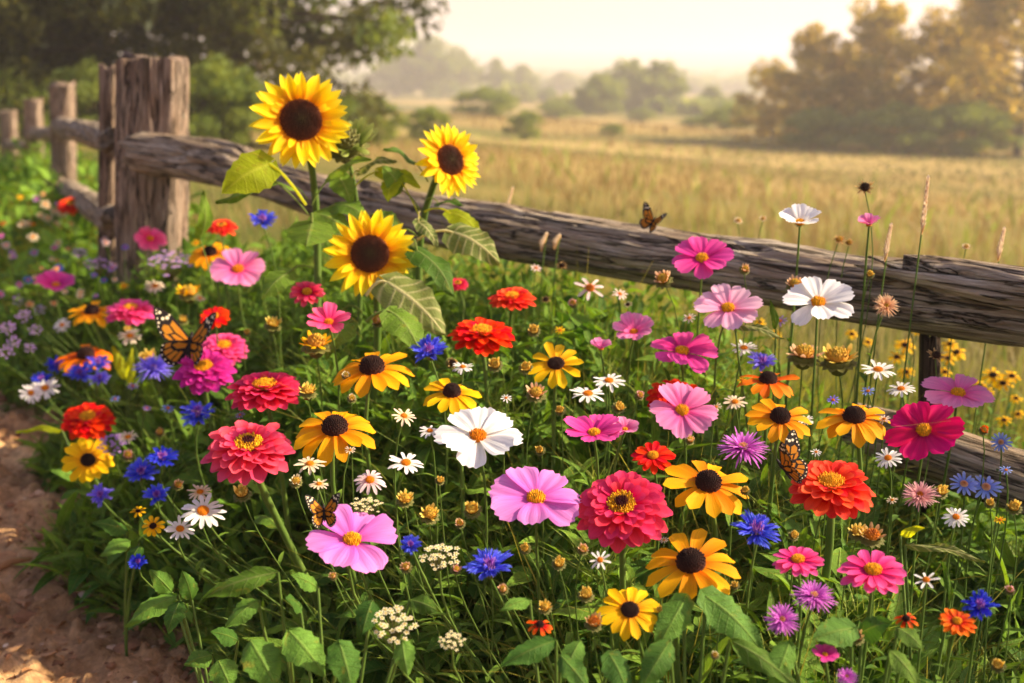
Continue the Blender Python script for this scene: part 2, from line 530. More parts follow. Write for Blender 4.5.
# bare earth under the bed close by
sp = t.n("ShaderNodeSeparateXYZ"); t.l(g.outputs["Position"], sp.inputs[0])
near = t.math('SUBTRACT', 1.0, t.math('DIVIDE', t.math('SUBTRACT', sp.outputs[1], 2.2), 1.4), clamp=True)
soil = t.mix(a3, L(44, 34, 24, .8), L(92, 72, 50, .8))
c = t.mix(near, c, soil)
t.surface(c, 0.95, 0.05, normal=t.bump(a3, 0.6, 0.02))
ground = link("ground", np_mesh("ground", V, F, np.zeros_like(V), t.m))
tag(ground, kind="structure")

# dirt path: a finely modelled strip lying on the ground beside the bed
ny, nx = 900, 210
vv = -1.0 + 10.0 * np.linspace(0, 1, ny) ** 1.4; uu = np.linspace(-1.15, 0.22, nx)
UU, VV = np.meshgrid(uu, vv)
PX = E0.x + ed.x * VV + en.x * UU; PY = E0.y + ed.y * VV + en.y * UU
P3 = np.stack([PX, PY, np.zeros_like(PX)], -1).reshape(-1, 3)
lump = fbm(P3 * 7, 21, 4).reshape(PX.shape) * 0.045 + fbm(P3 * 42, 22, 3).reshape(PX.shape) * 0.022
clod = np.clip(vnoise(P3 * 52, 25).reshape(PX.shape) - 0.6, 0, 1) * 0.05 + np.clip(vnoise(P3 * 24, 28).reshape(PX.shape) - 0.66, 0, 1) * 0.07
edgef = np.clip((0.22 - UU) / 0.12, 0, 1) * np.clip((UU + 1.15) / 0.12, 0, 1)
PZ = land(PX, PY) + 0.012 + (lump + clod + 0.01) * edgef - 0.04 * (1 - edgef)
ii, jj = np.meshgrid(np.arange(ny - 1), np.arange(nx - 1), indexing='ij')
F = np.stack([ii * nx + jj, ii * nx + jj + 1, (ii + 1) * nx + jj + 1, (ii + 1) * nx + jj], -1).reshape(-1, 4)
t = NT("path_dirt")
g = t.n("ShaderNodeNewGeometry")
b1 = t.noise(g.outputs["Position"], 6.0, 5.0, 0.6)
b2 = t.noise(g.outputs["Position"], 75.0, 6.0, 0.7)
b3 = t.noise(g.outputs["Position"], 24.0, 5.0, 0.65, 1.2)
c = t.ramp(b1, [(0.3, L(150, 114, 76)), (0.52, L(198, 154, 106)), (0.72, L(228, 186, 130))])
c = t.mix(t.math('MULTIPLY', t.math('SUBTRACT', b3, 0.45), 2.2, clamp=True), c, L(112, 82, 60))
c = t.hsv(c, v=t.math('ADD', t.math('MULTIPLY', b2, 1.7), 0.15))
t.surface(c, 0.95, 0.06, normal=t.bump(t.math('ADD', b2, b3), 0.9, 0.01))
path = link("path", np_mesh("path", np.stack([PX, PY, PZ], -1).reshape(-1, 3), F, np.zeros((ny * nx, 3)), t.m))
tag(path, kind="structure")


def path_z(x, y):
    k = np.argmin((PX - x) ** 2 + (PY - y) ** 2)
    return float(PZ.ravel()[k])


# hills along the horizon
def hill(seed, D, ztop, half, thick, bump):
    n, m = 240, 14
    X = np.linspace(-half, half, n)
    top = ztop + (fbm(np.stack([X / (half * 0.22), X * 0, X * 0], -1), seed, 4)) * ztop * 0.9
    top = top + np.abs(fbm(np.stack([X / bump, X * 0, X * 0 + 3], -1), seed + 5, 3)) * bump * 0.25
    s = np.linspace(0, 1, m)
    prof = np.sin(s * np.pi) ** 0.8
    XX, SS = np.meshgrid(X, s, indexing='ij')
    Z = -9 + (top[:, None] + 9) * prof[None, :]
    Y = D + (SS - 0.5) * thick
    V = np.stack([XX, Y, Z], -1).reshape(-1, 3)
    ii, jj = np.meshgrid(np.arange(n - 1), np.arange(m - 1), indexing='ij')
    F = np.stack([ii * m + jj, (ii + 1) * m + jj, (ii + 1) * m + jj + 1, ii * m + jj + 1], -1).reshape(-1, 4)
    return V, F


t = NT("hill_woods")
g = t.n("ShaderNodeNewGeometry")
h1 = t.noise(g.outputs["Position"], 0.03, 6.0, 0.7)
c = t.ramp(h1, [(0.35, L(52, 66, 36, .8)), (0.55, L(84, 92, 50, .8)), (0.68, L(170, 150, 88, .8))])
t.surface(c, 0.95, 0.05, normal=t.bump(h1, 1.0, 6.0))
for sd, D, zt, half, th, bp in ((3, 620, 2.0, 900, 260, 16), (9, 950, 9.0, 1300, 400, 30), (14, 1300, 19.0, 1700, 500, 40)):
    V, F = hill(sd, D, zt, half, th, bp)
    o = link("hills", np_mesh("hills", V, F, np.zeros_like(V), t.m))
    tag(o, kind="structure")

# the hazy air of the morning
bm = bmesh.new()
bmesh.ops.create_cube(bm, size=1.0)
hz = bpy.data.meshes.new("haze")
bm.to_mesh(hz); bm.free()
haze = link("haze", hz)
HZ0, HZ1 = -13.0, 34.0
haze.scale = (5600, 5600, HZ1 - HZ0)
haze.location = (0, 0, (HZ0 + HZ1) / 2)
hm = bpy.data.materials.new("haze")
hm.use_nodes = True
hm.node_tree.nodes.clear()
ho = hm.node_tree.nodes.new("ShaderNodeOutputMaterial")
hv = hm.node_tree.nodes.new("ShaderNodeVolumePrincipled")
hv.inputs["Color"].default_value = (1.0, 0.95, 0.87, 1)
hv.inputs["Density"].default_value = 0.0022
hv.inputs["Anisotropy"].default_value = 0.3
hm.node_tree.links.new(hv.outputs[0], ho.inputs["Volume"])
hz.materials.append(hm)
tag(haze, kind="stuff")


# ------------------------------------------------------------------ fence
def log(name, pts, radii, mat, seed, nseg=300, nang=72, flat=0.9, rough=1.0, ragged=0.05, step=None, square=0.0):
    """an old split log along a crooked line; the ends are ragged and closed"""
    P = [Vector(p) for p in pts]
    cum = [0]
    for a, b in zip(P, P[1:]): cum.append(cum[-1] + (b - a).length)
    Lt = cum[-1]
    ss = np.linspace(0, Lt, nseg)
    cx = np.stack([np.interp(ss, cum, [p[k] for p in P]) for k in range(3)], -1)
    ker = np.ones(21) / 21
    for k in range(3):
        pad = np.concatenate([2 * cx[0, k] - cx[10:0:-1, k], cx[:, k], 2 * cx[-1, k] - cx[-2:-12:-1, k]])
        cx[:, k] = np.convolve(pad, ker, 'valid')
    rr = np.interp(ss, cum, radii)
    d = (P[-1] - P[0]).normalized()
    side = d.cross(Vector((0, 0, 1)))
    side = side.normalized() if side.length > 0.1 else Vector((1, 0, 0))
    upv = side.cross(d).normalized()
    th = np.linspace(0, 2 * np.pi, nang, endpoint=False)
    T, S = np.meshgrid(th, ss)
    R0 = rr[:, None] * np.ones_like(T)
    if square > 0:
        q = 1 / np.maximum(np.abs(np.cos(T)), np.abs(np.sin(T)))
        R0 = R0 * (1 + square * (np.minimum(q, 1.28) - 1))
    cs = np.stack([np.cos(T) * R0, np.sin(T) * R0], -1)
    base = np.stack([cs[..., 0] * 26, cs[..., 1] * 26, S * 3.0], -1).reshape(-1, 3)
    fine = np.stack([cs[..., 0] * 90, cs[..., 1] * 90, S * 7.0], -1).reshape(-1, 3)
    ridge = fbm(base, seed, 3).reshape(T.shape)
    fibre = fbm(fine, seed + 9, 3).reshape(T.shape)
    ck = vnoise(np.stack([cs[..., 0] * 34, cs[..., 1] * 34, S * 1.9], -1).reshape(-1, 3), seed + 31).reshape(T.shape)
    groove = np.clip(1 - np.abs(ck - 0.5) / 0.045, 0, 1)
    R = R0 * (1 + rough * (0.30 * ridge + 0.16 * fibre - 0.17 * groove))
    if step is not None:
        R = R * step(T, S / Lt)
    for e, sgn in ((0, -1), (-1, 1)):
        pass
    endr = (vnoise(np.stack([np.cos(th) * 2.2, np.sin(th) * 2.2, th * 0], -1), seed + 50) - 0.5) * ragged * 2
    fall = np.exp(-S / 0.12)
    fall2 = np.exp(-(Lt - S) / 0.12)
    SX = endr[None, :] * fall - endr[None, ::-1] * fall2
    V = cx[:, None, :] + np.array(side)[None, None, :] * (np.cos(T) * R)[..., None] + np.array(upv)[None, None, :] * (np.sin(T) * R * flat)[..., None] + np.array(d)[None, None, :] * SX[..., None]
    PC = np.stack([np.cos(T) * R0, np.sin(T) * R0, S], -1).reshape(-1, 3)
    V = V.reshape(-1, 3)
    ii, jj = np.meshgrid(np.arange(nseg - 1), np.arange(nang), indexing='ij')
    j2 = (jj + 1) % nang
    F = np.stack([ii * nang + jj, ii * nang + j2, (ii + 1) * nang + j2, (ii + 1) * nang + jj], -1).reshape(-1, 4)
    c0, c1 = V[:nang].mean(0), V[-nang:].mean(0)
    V = np.vstack([V, c0 + np.array(d) * 0.008, c1 - np.array(d) * 0.008])
    PC = np.vstack([PC, [0, 0, 0.0], [0, 0, Lt]])
    n = nseg * nang
    caps = []
    for j in range(0, nang, 2):
        caps.append([n, (j + 2) % nang, j + 1, j])
        e = (nseg - 1) * nang
        caps.append([n + 1, e + j, e + j + 1, e + (j + 2) % nang])
    F = np.vstack([F, np.array(caps)])
    return np_mesh(name, V, F, PC, mat)


def upright_foot(xpix, Y, z):
    """a point at distance Y and height z that stands straight below pixel column xpix"""
    dep = Y * CP + (CAM_H - z) * SP
    return Vector(((xpix - 512) / FPX * dep, Y, z))


def rail(name, pix, depths, radii, label, seed, mat='wood', group="rails of the old wooden fence", **kw):
    pts = [at(x, y, d) for (x, y), d in zip(pix, depths)]
    o = link(name, log(name, pts, radii, M[mat], seed, **kw))
    return tag(o, label, "fence rail", group)


def px(w, d):
    return w * d / FPX


def top_step(T, s):
    """knots and hollows along the rail, and a torn place near the left end"""
    top = np.clip(np.sin(T) * 1.6, 0, 1)
    up = 1 + 0.0 * top
    for s0, t0, w in ((0.33, 1.0, .02), (0.46, 2.4, .025), (0.58, 0.3, .02), (0.69, 1.9, .03), (0.78, 3.4, .02), (0.9, 3.9, .025), (0.08, 3.3, .03)):
        q = np.exp(-((s - s0) / w) ** 2 - ((np.angle(np.exp(1j * (T - t0)))) / 0.45) ** 2)
        up = up * (1 + 0.16 * q - 0.22 * np.exp(-((s - s0) / (w * .3)) ** 2 - ((np.angle(np.exp(1j * (T - t0)))) / 0.16) ** 2))
    torn = 1 - 0.30 * top * np.clip((s - 0.159) / 0.011, 0, 1) * np.clip((0.315 - s) / 0.13, 0, 1)
    return up * torn


rail("fence_rail", [(138, 151), (200, 160), (240, 168), (330, 196), (440, 221), (520, 234), (700, 264), (850, 289), (1024, 310), (1150, 326), (1500, 374)],
     [2.93, 2.78, 2.68, 2.48, 2.25, 2.1, 1.86, 1.68, 1.53, 1.43, 1.2],
     [px(22, 2.9), px(24, 2.78), px(25, 2.68), px(25, 2.48), px(27, 2.25), px(29, 2.1), px(33, 1.86), px(37, 1.68), px(44, 1.53), px(46, 1.43), px(52, 1.2)],
     "long weathered grey split rail slanting down from the thick post to the frame edge", 41, nseg=700, nang=110, step=top_step, rough=1.45)
rail("fence_rail", [(905, 270), (940, 275), (1024, 291), (1150, 308), (1480, 352)], [1.575, 1.55, 1.465, 1.37, 1.16], [px(15, 1.57), px(20, 1.55), px(25, 1.46), px(27, 1.37), px(30, 1.16)],
     "splintered upper rail piece lying over the long rail's end by the frame edge", 91, nseg=300, nang=90, ragged=0.09, rough=1.7)
rail("fence_rail", [(870, 436), (905, 445), (950, 458), (1024, 482), (1150, 520), (1480, 625)], [1.74, 1.69, 1.63, 1.55, 1.45, 1.24],
     [px(31, 1.74), px(33, 1.68), px(34, 1.6), px(35, 1.52), px(35, 1.42), px(38, 1.24)],
     "short low weathered rail behind the deep crimson cosmos and pale blue chicory", 57, nseg=260)
rail("fence_rail", [(116, 142), (95, 135), (62, 127)], [3.0, 3.7, 5.5], [px(16, 3.0), px(14.5, 3.7), px(11, 5.5)],
     "upper short rail between the thick post and the next thin post behind it", 63, nseg=180, nang=48)
rail("fence_rail", [(118, 222), (95, 207), (68, 188)], [3.0, 3.7, 5.4], [px(17, 3.0), px(15, 3.7), px(10, 5.4)],
     "lower short rail between the thick post and the next thin post behind it", 64, nseg=180, nang=48)
rail("fence_rail", [(60, 134), (34, 134)], [5.5, 8.0], [px(8.5, 5.5), px(7, 8.0)],
     "upper blurred rail between the second and third fence posts", 65, nseg=80, nang=32)
rail("fence_rail", [(60, 184), (34, 176)], [5.5, 8.0], [px(8, 5.5), px(6.5, 8.0)],
     "lower blurred rail between the second and third fence posts", 66, nseg=80, nang=32)
rail("fence_rail", [(30, 148), (8, 144)], [8.0, 10.5], [px(6, 8.0), px(5, 10.5)],
     "farthest blurred rail between the third and last fence posts", 67, nseg=60, nang=24)

# the thick post: three split pieces standing together
pr = empty("fence_post", (POST.x, POST.y, 0), "thick old fence post with deep cracks and a narrow split piece beside it", "fence post", "posts of the old wooden fence")
pieces = [(109, 3.02, 68, 18, 0.95), (152, 2.9, 57.5, 68, 0.8)]


def post_crack(T, s):
    """a deep split down the front of the thick post and a shoulder at its top"""
    f = np.ones_like(T)
    for t0, dp, w in ((-1.83, 0.30, 0.045), (-1.1, 0.12, 0.03), (-2.5, 0.12, 0.03), (-0.35, 0.14, 0.04)):
        tt = t0 + 0.05 * np.sin(s * 7 + t0 * 5)
        f = f - dp * np.exp(-((T - 2 * np.pi * (T > np.pi) - tt) / w) ** 2) * (0.6 + 0.4 * np.sin(s * 5 + t0))
    return f


for k, (cxp, d, ytop, wpx, fl) in enumerate(pieces):
    top = at(cxp, ytop, d); bot = upright_foot(cxp + (0, 1)[k], top.y, -0.1)
    me = log("split_piece", [bot, (bot + top) / 2 + Vector((0.004 * (k - 1), 0, 0)), top], [px(wpx / 2 * 1.0, d), px(wpx / 2 * 0.99, d), px(wpx / 2 * 0.97, d)], M['wood_post'], 80 + k * 7, nseg=260, nang=130, flat=fl, ragged=0.02, rough=0.8, square=0.7, step=post_crack if k else None)
    o = link("split_piece", me, pr)
    o.location = (-POST.x, -POST.y, 0)
for x, yt, yb, d, w, lab in ((62, 83, 214, 5.5, 23, "second fence post from the thick one, reddish brown and out of focus"),
                             (33, 100, 205, 8.0, 17, "third fence post, thin grey and blurred beyond the second"),
                             (8, 111, 190, 10.5, 15, "last and farthest blurred fence post by the frame edge")):
    top = at(x, yt, d); bot = upright_foot(x + 3, top.y, land1(top.x, top.y) - 0.1)
    o = link("fence_post", log("fence_post", [bot, top], [px(w / 2, d)] * 2, M['wood_post'], int(x) + 5, nseg=90, nang=40, ragged=0.015, rough=0.7, square=0.7))
    tag(o, lab, "fence post", "posts of the old wooden fence")
top = at(930, 335, 1.66); bot = upright_foot(924, top.y, -0.05)
o = link("fence_post", log("fence_post", [bot, top], [px(11, 1.66), px(9.5, 1.66)], M['wood_dark'], 201, nseg=120, nang=40, rough=0.7, square=0.6))
tag(o, "thin dark stake propping the long rail beside the pale pink cosmos", "fence post", "posts of the old wooden fence")


# ------------------------------------------------------------------ trees
t = NT("bark")
tc = t.n("ShaderNodeTexCoord")
nz = t.noise(tc.outputs["Object"], 9.0, 5.0, 0.7)
t.surface(t.mix(nz, L(50, 40, 30, .8), L(110, 92, 72, .8)), 0.9, 0.1, normal=t.bump(nz, 0.8, 0.03))
M['bark'] = t.m


def crown_mat(name, dark, light, trans=0.45):
    t = NT(name)
    u, v, r, _ = t.pc()
    c = t.mix(r, dark, light)
    return t.surface(c, 0.6, 0.2, trans, tcol=t.mix(1.0, c, (1.5, 1.25, 0.5, 1), 'MULTIPLY'))


M['crown_dark'] = crown_mat("dark_tree_leaves", L(44, 58, 26, .8), L(112, 114, 50, .8))
M['crown_mid'] = crown_mat("tree_leaves", L(76, 104, 42), L(146, 160, 74))
M['crown_gold'] = crown_mat("golden_tree_leaves", L(108, 110, 42), L(206, 184, 86), 0.5)


def tube_np(pts, radii, k=7):
    P = np.array([list(p) for p in pts], dtype=float); n = len(P)
    V = np.zeros((n, k, 3))
    for i in range(n):
        d = P[min(i + 1, n - 1)] - P[max(i - 1, 0)]
        d = d / (np.linalg.norm(d) + 1e-9)
        a = np.cross(d, [0.31, 0.9, 0.2]); a /= np.linalg.norm(a); b = np.cross(d, a)
        th = np.linspace(0, 2 * np.pi, k, endpoint=False)
        V[i] = P[i] + radii[i] * (np.cos(th)[:, None] * a + np.sin(th)[:, None] * b)
    ii, jj = np.meshgrid(np.arange(n - 1), np.arange(k), indexing='ij')
    j2 = (jj + 1) % k
    F = np.stack([ii * k + jj, ii * k + j2, (ii + 1) * k + j2, (ii + 1) * k + jj], -1).reshape(-1, 4)
    return V.reshape(-1, 3), F


def leaf_cloud(centres, radii, counts, size, rng, squash=0.75):
    """leaf-sized faces through the volume of many clumps"""
    C = np.repeat(np.array(centres), counts, 0); R = np.repeat(np.array(radii), counts)
    N = len(C)
    d = rng.normal(size=(N, 3)); d /= np.linalg.norm(d, axis=1)[:, None]
    P = C + d * (R * rng.uniform(0.15, 1.0, N) ** 0.55)[:, None] * np.array([1, 1, squash])
    a = rng.normal(size=(N, 3)); a /= np.linalg.norm(a, axis=1)[:, None]
    b = rng.normal(size=(N, 3)); b -= (a * b).sum(1)[:, None] * a; b /= np.linalg.norm(b, axis=1)[:, None]
    s = size * rng.uniform(0.6, 1.35, N)[:, None]
    V = np.stack([P - a * s, P + b * s * 0.42, P + a * s, P - b * s * 0.42], 1).reshape(-1, 3)
    F = np.arange(N * 4).reshape(-1, 4)
    rc = np.repeat(rng.uniform(0, 1, len(counts)), counts)
    r = np.clip(rc * 0.55 + rng.uniform(0, 0.45, N), 0, 1)
    PC = np.zeros((N, 4, 3)); PC[:, :, 2] = r[:, None]
    return V, F, PC.reshape(-1, 3)


def make_tree(seed, H, spread, low, n_limb, leaves, size, clump=0.13, trunk_r=0.022, lean=0.0):
    """(trunk mesh data, crown mesh data) of one tree standing at the origin"""
    rng = np.random.default_rng(seed)
    tv, tf, cs, rs = [], [], [], []
    def add(pts, rad):
        v, f = tube_np(pts, rad)
        tf.append(f + sum(len(x) for x in tv)); tv.append(v)
    top = np.array([lean * H, 0, H * 0.88])
    spine = [np.array([0, 0, -0.3])] + [top * s + np.array([rng.normal(0, .02), rng.normal(0, .02), 0]) * H * s for s in np.linspace(0.08, 1, 8)]
    add(spine, [H * trunk_r * (1 - 0.85 * i / 8) for i in range(9)])
    for k in range(n_limb):
        h = low + (0.97 - low) * ((k + rng.uniform(0, 1)) / n_limb)
        az = k * 2.4 + rng.uniform(-.5, .5)
        shape = math.sin(min(1.0, (h - low + 0.22) / (1.18 - low)) * math.pi) ** 0.7
        ln = spread * H * max(0.25, shape) * rng.uniform(0.7, 1.12)
        p0 = top * h
        dirn = np.array([math.cos(az), math.sin(az), rng.uniform(0.05, 0.5)])
        pts = [p0 + dirn * ln * s + np.array([0, 0, -0.12 * ln * s * s]) + rng.normal(0, .02, 3) * H * s for s in np.linspace(0, 1, 5)]
        add(pts, [H * trunk_r * 0.42 * (1 - h * 0.5) * (1 - 0.8 * s) for s in np.linspace(0, 1, 5)])
        for s in (0.45, 0.72, 1.0, 1.0):
            q = pts[0] + (pts[-1] - pts[0]) * s + rng.normal(0, 0.045, 3) * H
            cs.append(q); rs.append(H * clump * rng.uniform(0.55, 1.15))
    cs.append(top + np.array([0, 0, H * 0.04])); rs.append(H * clump * 0.9)
    w = np.array(rs) ** 2; cnt = np.maximum(12, (leaves * w / w.sum())).astype(int)
    V, F, PC = leaf_cloud(cs, rs, cnt, size, rng)
    return (np.vstack(tv), np.vstack(tf)), (V, F, PC)


def build_tree(name, data, crown, loc, label, category="tree", group=None, scale=1.0, rz=0.0):
    (tv, tf), (cv, cf, cp) = data
    root = empty(name, loc, label, category, group)
    link("trunk", np_mesh("trunk", tv, tf, np.zeros_like(tv), M['bark']), root)
    link("crown", np_mesh("crown", cv, cf, cp, M[crown], smooth=False), root)
    root.scale = (scale,) * 3
    root.rotation_euler = (0, 0, rz)
    return root


def copy_tree(o, parent=None):
    c = o.copy()
    col.objects.link(c)
    if parent is not None: c.parent = parent
    for ch in list(o.children):
        copy_tree(ch, c)
    return c


def place(o, x, d, hpx=None, H=1.0, rz=0.0, dz=0.0, sx=1.0):
    p = at(x, 200, d)
    o.location = (p.x, p.y, land1(p.x, p.y) + dz)
    if hpx is not None:
        s = px(hpx, d) / H
        o.scale = (s * sx, s * sx, s)
    o.rotation_euler = (0, 0, rz)


# dark trees on the left, close behind the far fence posts
GL = "dark trees beyond the far fence posts"
darkA = make_tree(5, 6.5, 0.36, 0.07, 42, 17000, 0.085, 0.085)
darkB = make_tree(8, 6.0, 0.42, 0.05, 42, 17000, 0.08, 0.085)
lA = build_tree("dark_tree", darkA, 'crown_dark', (0, 0, 0), "dense dark tree filling the corner behind the last fence posts", group=GL)
place(lA, -5, 16.0, rz=0.4)
lB = build_tree("dark_tree", darkB, 'crown_dark', (0, 0, 0), "dark leafy tree rising straight behind the thick fence post", group=GL)
place(lB, 150, 17.5, rz=1.0)
for x, d, rz, src, lab in ((70, 18.5, 2.2, lB, "dark tree between the corner tree and the thick post, behind the second post"),
                           (245, 17.0, 3.9, lA, "dark tree behind the tallest sunflower with bright sky gaps above"),
                           (-90, 14.0, 5.1, lB, "dark tree at the very edge, mostly cut off by the frame")):
    c = copy_tree(src); c["label"] = lab; place(c, x, d, rz=rz)
# an open, overhanging tree reaching over the sunflowers
over = make_tree(21, 7.0, 0.40, 0.22, 26, 9000, 0.085, 0.075)
lO = build_tree("overhanging_tree", over, 'crown_mid', (0, 0, 0), "open tree whose thin drooping branches overhang the sunflowers against bright sky")
place(lO, 232, 17.0, rz=0.9)
# bushes under and beside them
bushA = make_tree(31, 1.6, 0.62, 0.05, 22, 6000, 0.06, 0.17, 0.012)
GB = "bushes along the field edge"
bA = build_tree("bush", bushA, 'crown_mid', (0, 0, 0), "rounded green bush behind the sunflower turned sideways", "bush", GB)
place(bA, 366, 19.0, 54, 1.6, 0.2)
for x, d, h, rz, lab in ((225, 15.0, 90, 1.2, "shadowy bush behind the notched end of the long rail"),
                         (320, 16.0, 70, 2.0, "bush behind the tallest sunflower, above the long rail"),
                         (20, 14.0, 75, 2.9, "shadowy bush behind the third fence post"),
                         (100, 15.0, 80, 4.0, "shadowy bush just behind the thick post and its short rails"),
                         (432, 28.0, 36, 3.3, "low yellowish bush beside the sunflower turned sideways"),
                         (486, 60.0, 30, 0.8, "low olive bush in the field just right of the sideways sunflower"),
                         (556, 82.0, 20, 1.7, "small olive bush at the field's far end, left of the round valley bush"),
                         (642, 88.0, 14, 2.6, "low hedge bush right of the round valley bush"),
                         (694, 76.0, 15, 3.5, "low hedge bush at the near side of the slender field pole"),
                         (724, 62.0, 26, 4.4, "olive bush ending the golden tree row on its open side"),
                         (610, 50.0, 12, 5.3, "lowest olive bush in the middle of the field"),
                         (524, 44.0, 30, 5.0, "low sunlit bush at the field edge above the middle of the long rail")):
    c = copy_tree(bA); c["label"] = lab; place(c, x, d, h, 1.6, rz, sx=1.0 if d < 45 else 1.7)

# golden trees on the right
GR = "golden backlit trees across the field"
goldA = make_tree(44, 6.0, 0.32, 0.06, 40, 8000, 0.13, 0.085)
goldB = make_tree(47, 6.0, 0.42, 0.05, 40, 8000, 0.13, 0.085)
rA = build_tree("golden_tree", goldA, 'crown_gold', (0, 0, 0), "tall rounded golden tree in the middle of the sunlit row", group=GR)
place(rA, 868, 46, 150, 6.0, 0.5, sx=0.95)
rB = build_tree("golden_tree", goldB, 'crown_gold', (0, 0, 0), "largest golden tree, reaching the top corner of the sky", group=GR)
place(rB, 1012, 43, 210, 6.0, 1.5, sx=0.95)
for x, d, h, rz, src, lab in ((806, 47, 122, 2.2, rA, "slender golden tree second from the open sky end of the row"),
                              (768, 49, 84, 3.0, rB, "small golden tree ending the row nearest the open sky"),
                              (928, 46, 142, 4.0, rB, "broad golden tree just beside the largest corner tree"),
                              (972, 52, 165, 0.4, rA, "tall golden tree peeping out behind the largest corner tree"),
                              (838, 54, 98, 5.2, rB, "hazy golden tree set back behind the sunlit row")):
    c = copy_tree(src); c["label"] = lab; place(c, x, d, h, 6.0, rz, sx=0.95)
for x, d, h, rz, lab in ((890, 42, 50, 0.2, "low dark bush at the foot of the sunlit golden trees"),
                         (820, 44, 42, 1.4, "low bush under the slender golden tree"),
                         (968, 41, 55, 2.4, "low bush at the foot of the largest golden tree")):
    c = copy_tree(bA); c["label"] = lab; place(c, x, d, h, 1.6, rz, sx=1.5)

# far trees in the valley, half lost in the haze
GF = "hazy trees far down the valley"
farA = make_tree(51, 9.0, 0.5, 0.06, 30, 7000, 0.34, 0.15)
fA = build_tree("valley_tree", farA, 'crown_mid', (0, 0, 0), "broad rounded hazy tree mass right of the sideways sunflower", group=GF)
place(fA, 428, 200, 58, 9.0, 0.0, sx=1.25)
for x, d, h, rz, sx, lab in ((398, 215, 44, 1.0, 1.2, "hazy tree on the near side of the broad rounded valley tree"),
                             (458, 210, 46, 2.0, 1.1, "hazy tree on the far side of the broad rounded valley tree"),
                             (498, 190, 40, 3.0, 0.7, "narrow pointed hazy tree in the valley gap"),
                             (524, 200, 34, 3.6, 0.9, "small hazy tree next to the narrow pointed one"),
                             (655, 112, 52, 1.1, 1.0, "taller hazy tree behind the round valley bush"),
                             (628, 120, 52, 4.1, 1.0, "hazy tree between the round valley bush and its taller neighbour"),
                             (598, 98, 40, 5.1, 1.15, "round bushy tree standing nearest in the middle of the valley"),
                             (706, 120, 30, 0.7, 0.9, "small lone hazy tree by the pale field"),
                             (735, 110, 24, 2.7, 1.3, "low hazy tree touching the golden row"),
                             (560, 260, 22, 0.3, 1.5, "faint tiny tree on the far valley slope"),
                             (690, 280, 18, 1.9, 1.6, "faintest far tree below the hills")):
    c = copy_tree(fA); c["label"] = lab; place(c, x, d, h, 9.0, rz, sx=sx)
# far-off woods in bands along the slopes
rng = np.random.default_rng(77)
cs, rs = [], []
for (D0, xa, xb, n, r) in ((330, 300, 800, 60, 3.2), (440, 340, 800, 70, 4.0), (560, 300, 900, 90, 5.0), (160, 500, 560, 8, 1.6), (105, 560, 760, 26, 0.7)):
    for k in range(n):
        x = rng.uniform(xa, xb); d = D0 * rng.uniform(0.93, 1.07)
        p = at(x, 100, d)
        cs.append((p.x, p.y, land1(p.x, p.y) + r * 0.6)); rs.append(r * rng.uniform(0.6, 1.3))
V, F, PC = leaf_cloud(cs, rs, np.full(len(cs), 130), 0.9, rng)
o = link("woods", np_mesh("woods", V, F, PC, M['crown_mid'], smooth=False)); tag(o, kind="stuff")
# two thin poles of a far field fence
for x, d, yt, yb, lab in ((665, 52, 126, 163, "thin grey pole standing alone in the golden field"), (802, 45, 127, 172, "pale thin pole in front of the slender golden tree")):
    top = at(x, yt, d); bot = at(x, yb, d); bot.z = land1(top.x, top.y) - 0.2; bot.y = top.y; bot.x = top.x
    v, f = tube_np([bot, top], [0.06, 0.05], 8)
    o = link("field_pole", np_mesh("field_pole", v, f, np.zeros_like(v), M['bark'])); tag(o, lab, "pole")
# ------------------------------------------------------------------ grasses and undergrowth (nobody could count these)
def strips(name, base, h, w, lean_az, lean, curl, mat, rnd, segs=4, flat_az=None):
    """grass-like blades, numpy: base N x 3"""
    N = len(base); m = segs + 1
    lim = 2.0 if segs == 3 and len(h) and h.max() < 0.06 else 0.6
    lean = np.clip(lean, -lim, lim); curl = np.clip(curl, -0.75, 0.75)
    tt = np.linspace(0, 1, m)
    dx = np.cos(lean_az); dy = np.sin(lean_az)
    off = (lean[:, None] * tt[None] + curl[:, None] * tt[None] ** 2) * h[:, None]
    Z = h[:, None] * tt[None] * (1 - 0.25 * np.abs(curl)[:, None] * tt[None])
    C = np.stack([base[:, 0, None] + dx[:, None] * off, base[:, 1, None] + dy[:, None] * off, base[:, 2, None] + Z], -1)
    fa = RNG.uniform(0, 2 * np.pi, N) if flat_az is None else flat_az
    wv = np.stack([np.cos(fa), np.sin(fa), np.zeros(N)], -1)
    ww = (w[:, None] * (1 - tt[None] ** 1.6 * 0.92))[..., None] * 0.5
    V = np.stack([C - wv[:, None] * ww, C + wv[:, None] * ww], 2)          # N m 2 3
    PC = np.zeros((N, m, 2, 3)); PC[..., 0, 0] = -1; PC[..., 1, 0] = 1; PC[..., 1] = tt[None, :, None]; PC[..., 2] = rnd[:, None, None]
    idx = np.arange(N)[:, None] * (m * 2) + np.arange(segs)[None] * 2
    F = np.stack([idx, idx + 1, idx + 3, idx + 2], -1).reshape(-1, 4)
    return np_mesh(name, V.reshape(-1, 3), F, PC.reshape(-1, 3), M[mat] if isinstance(mat, str) else mat)


def in_wedge(X, Y, pad=0.3):
    return (np.abs(X) < Y * 0.47 + pad)


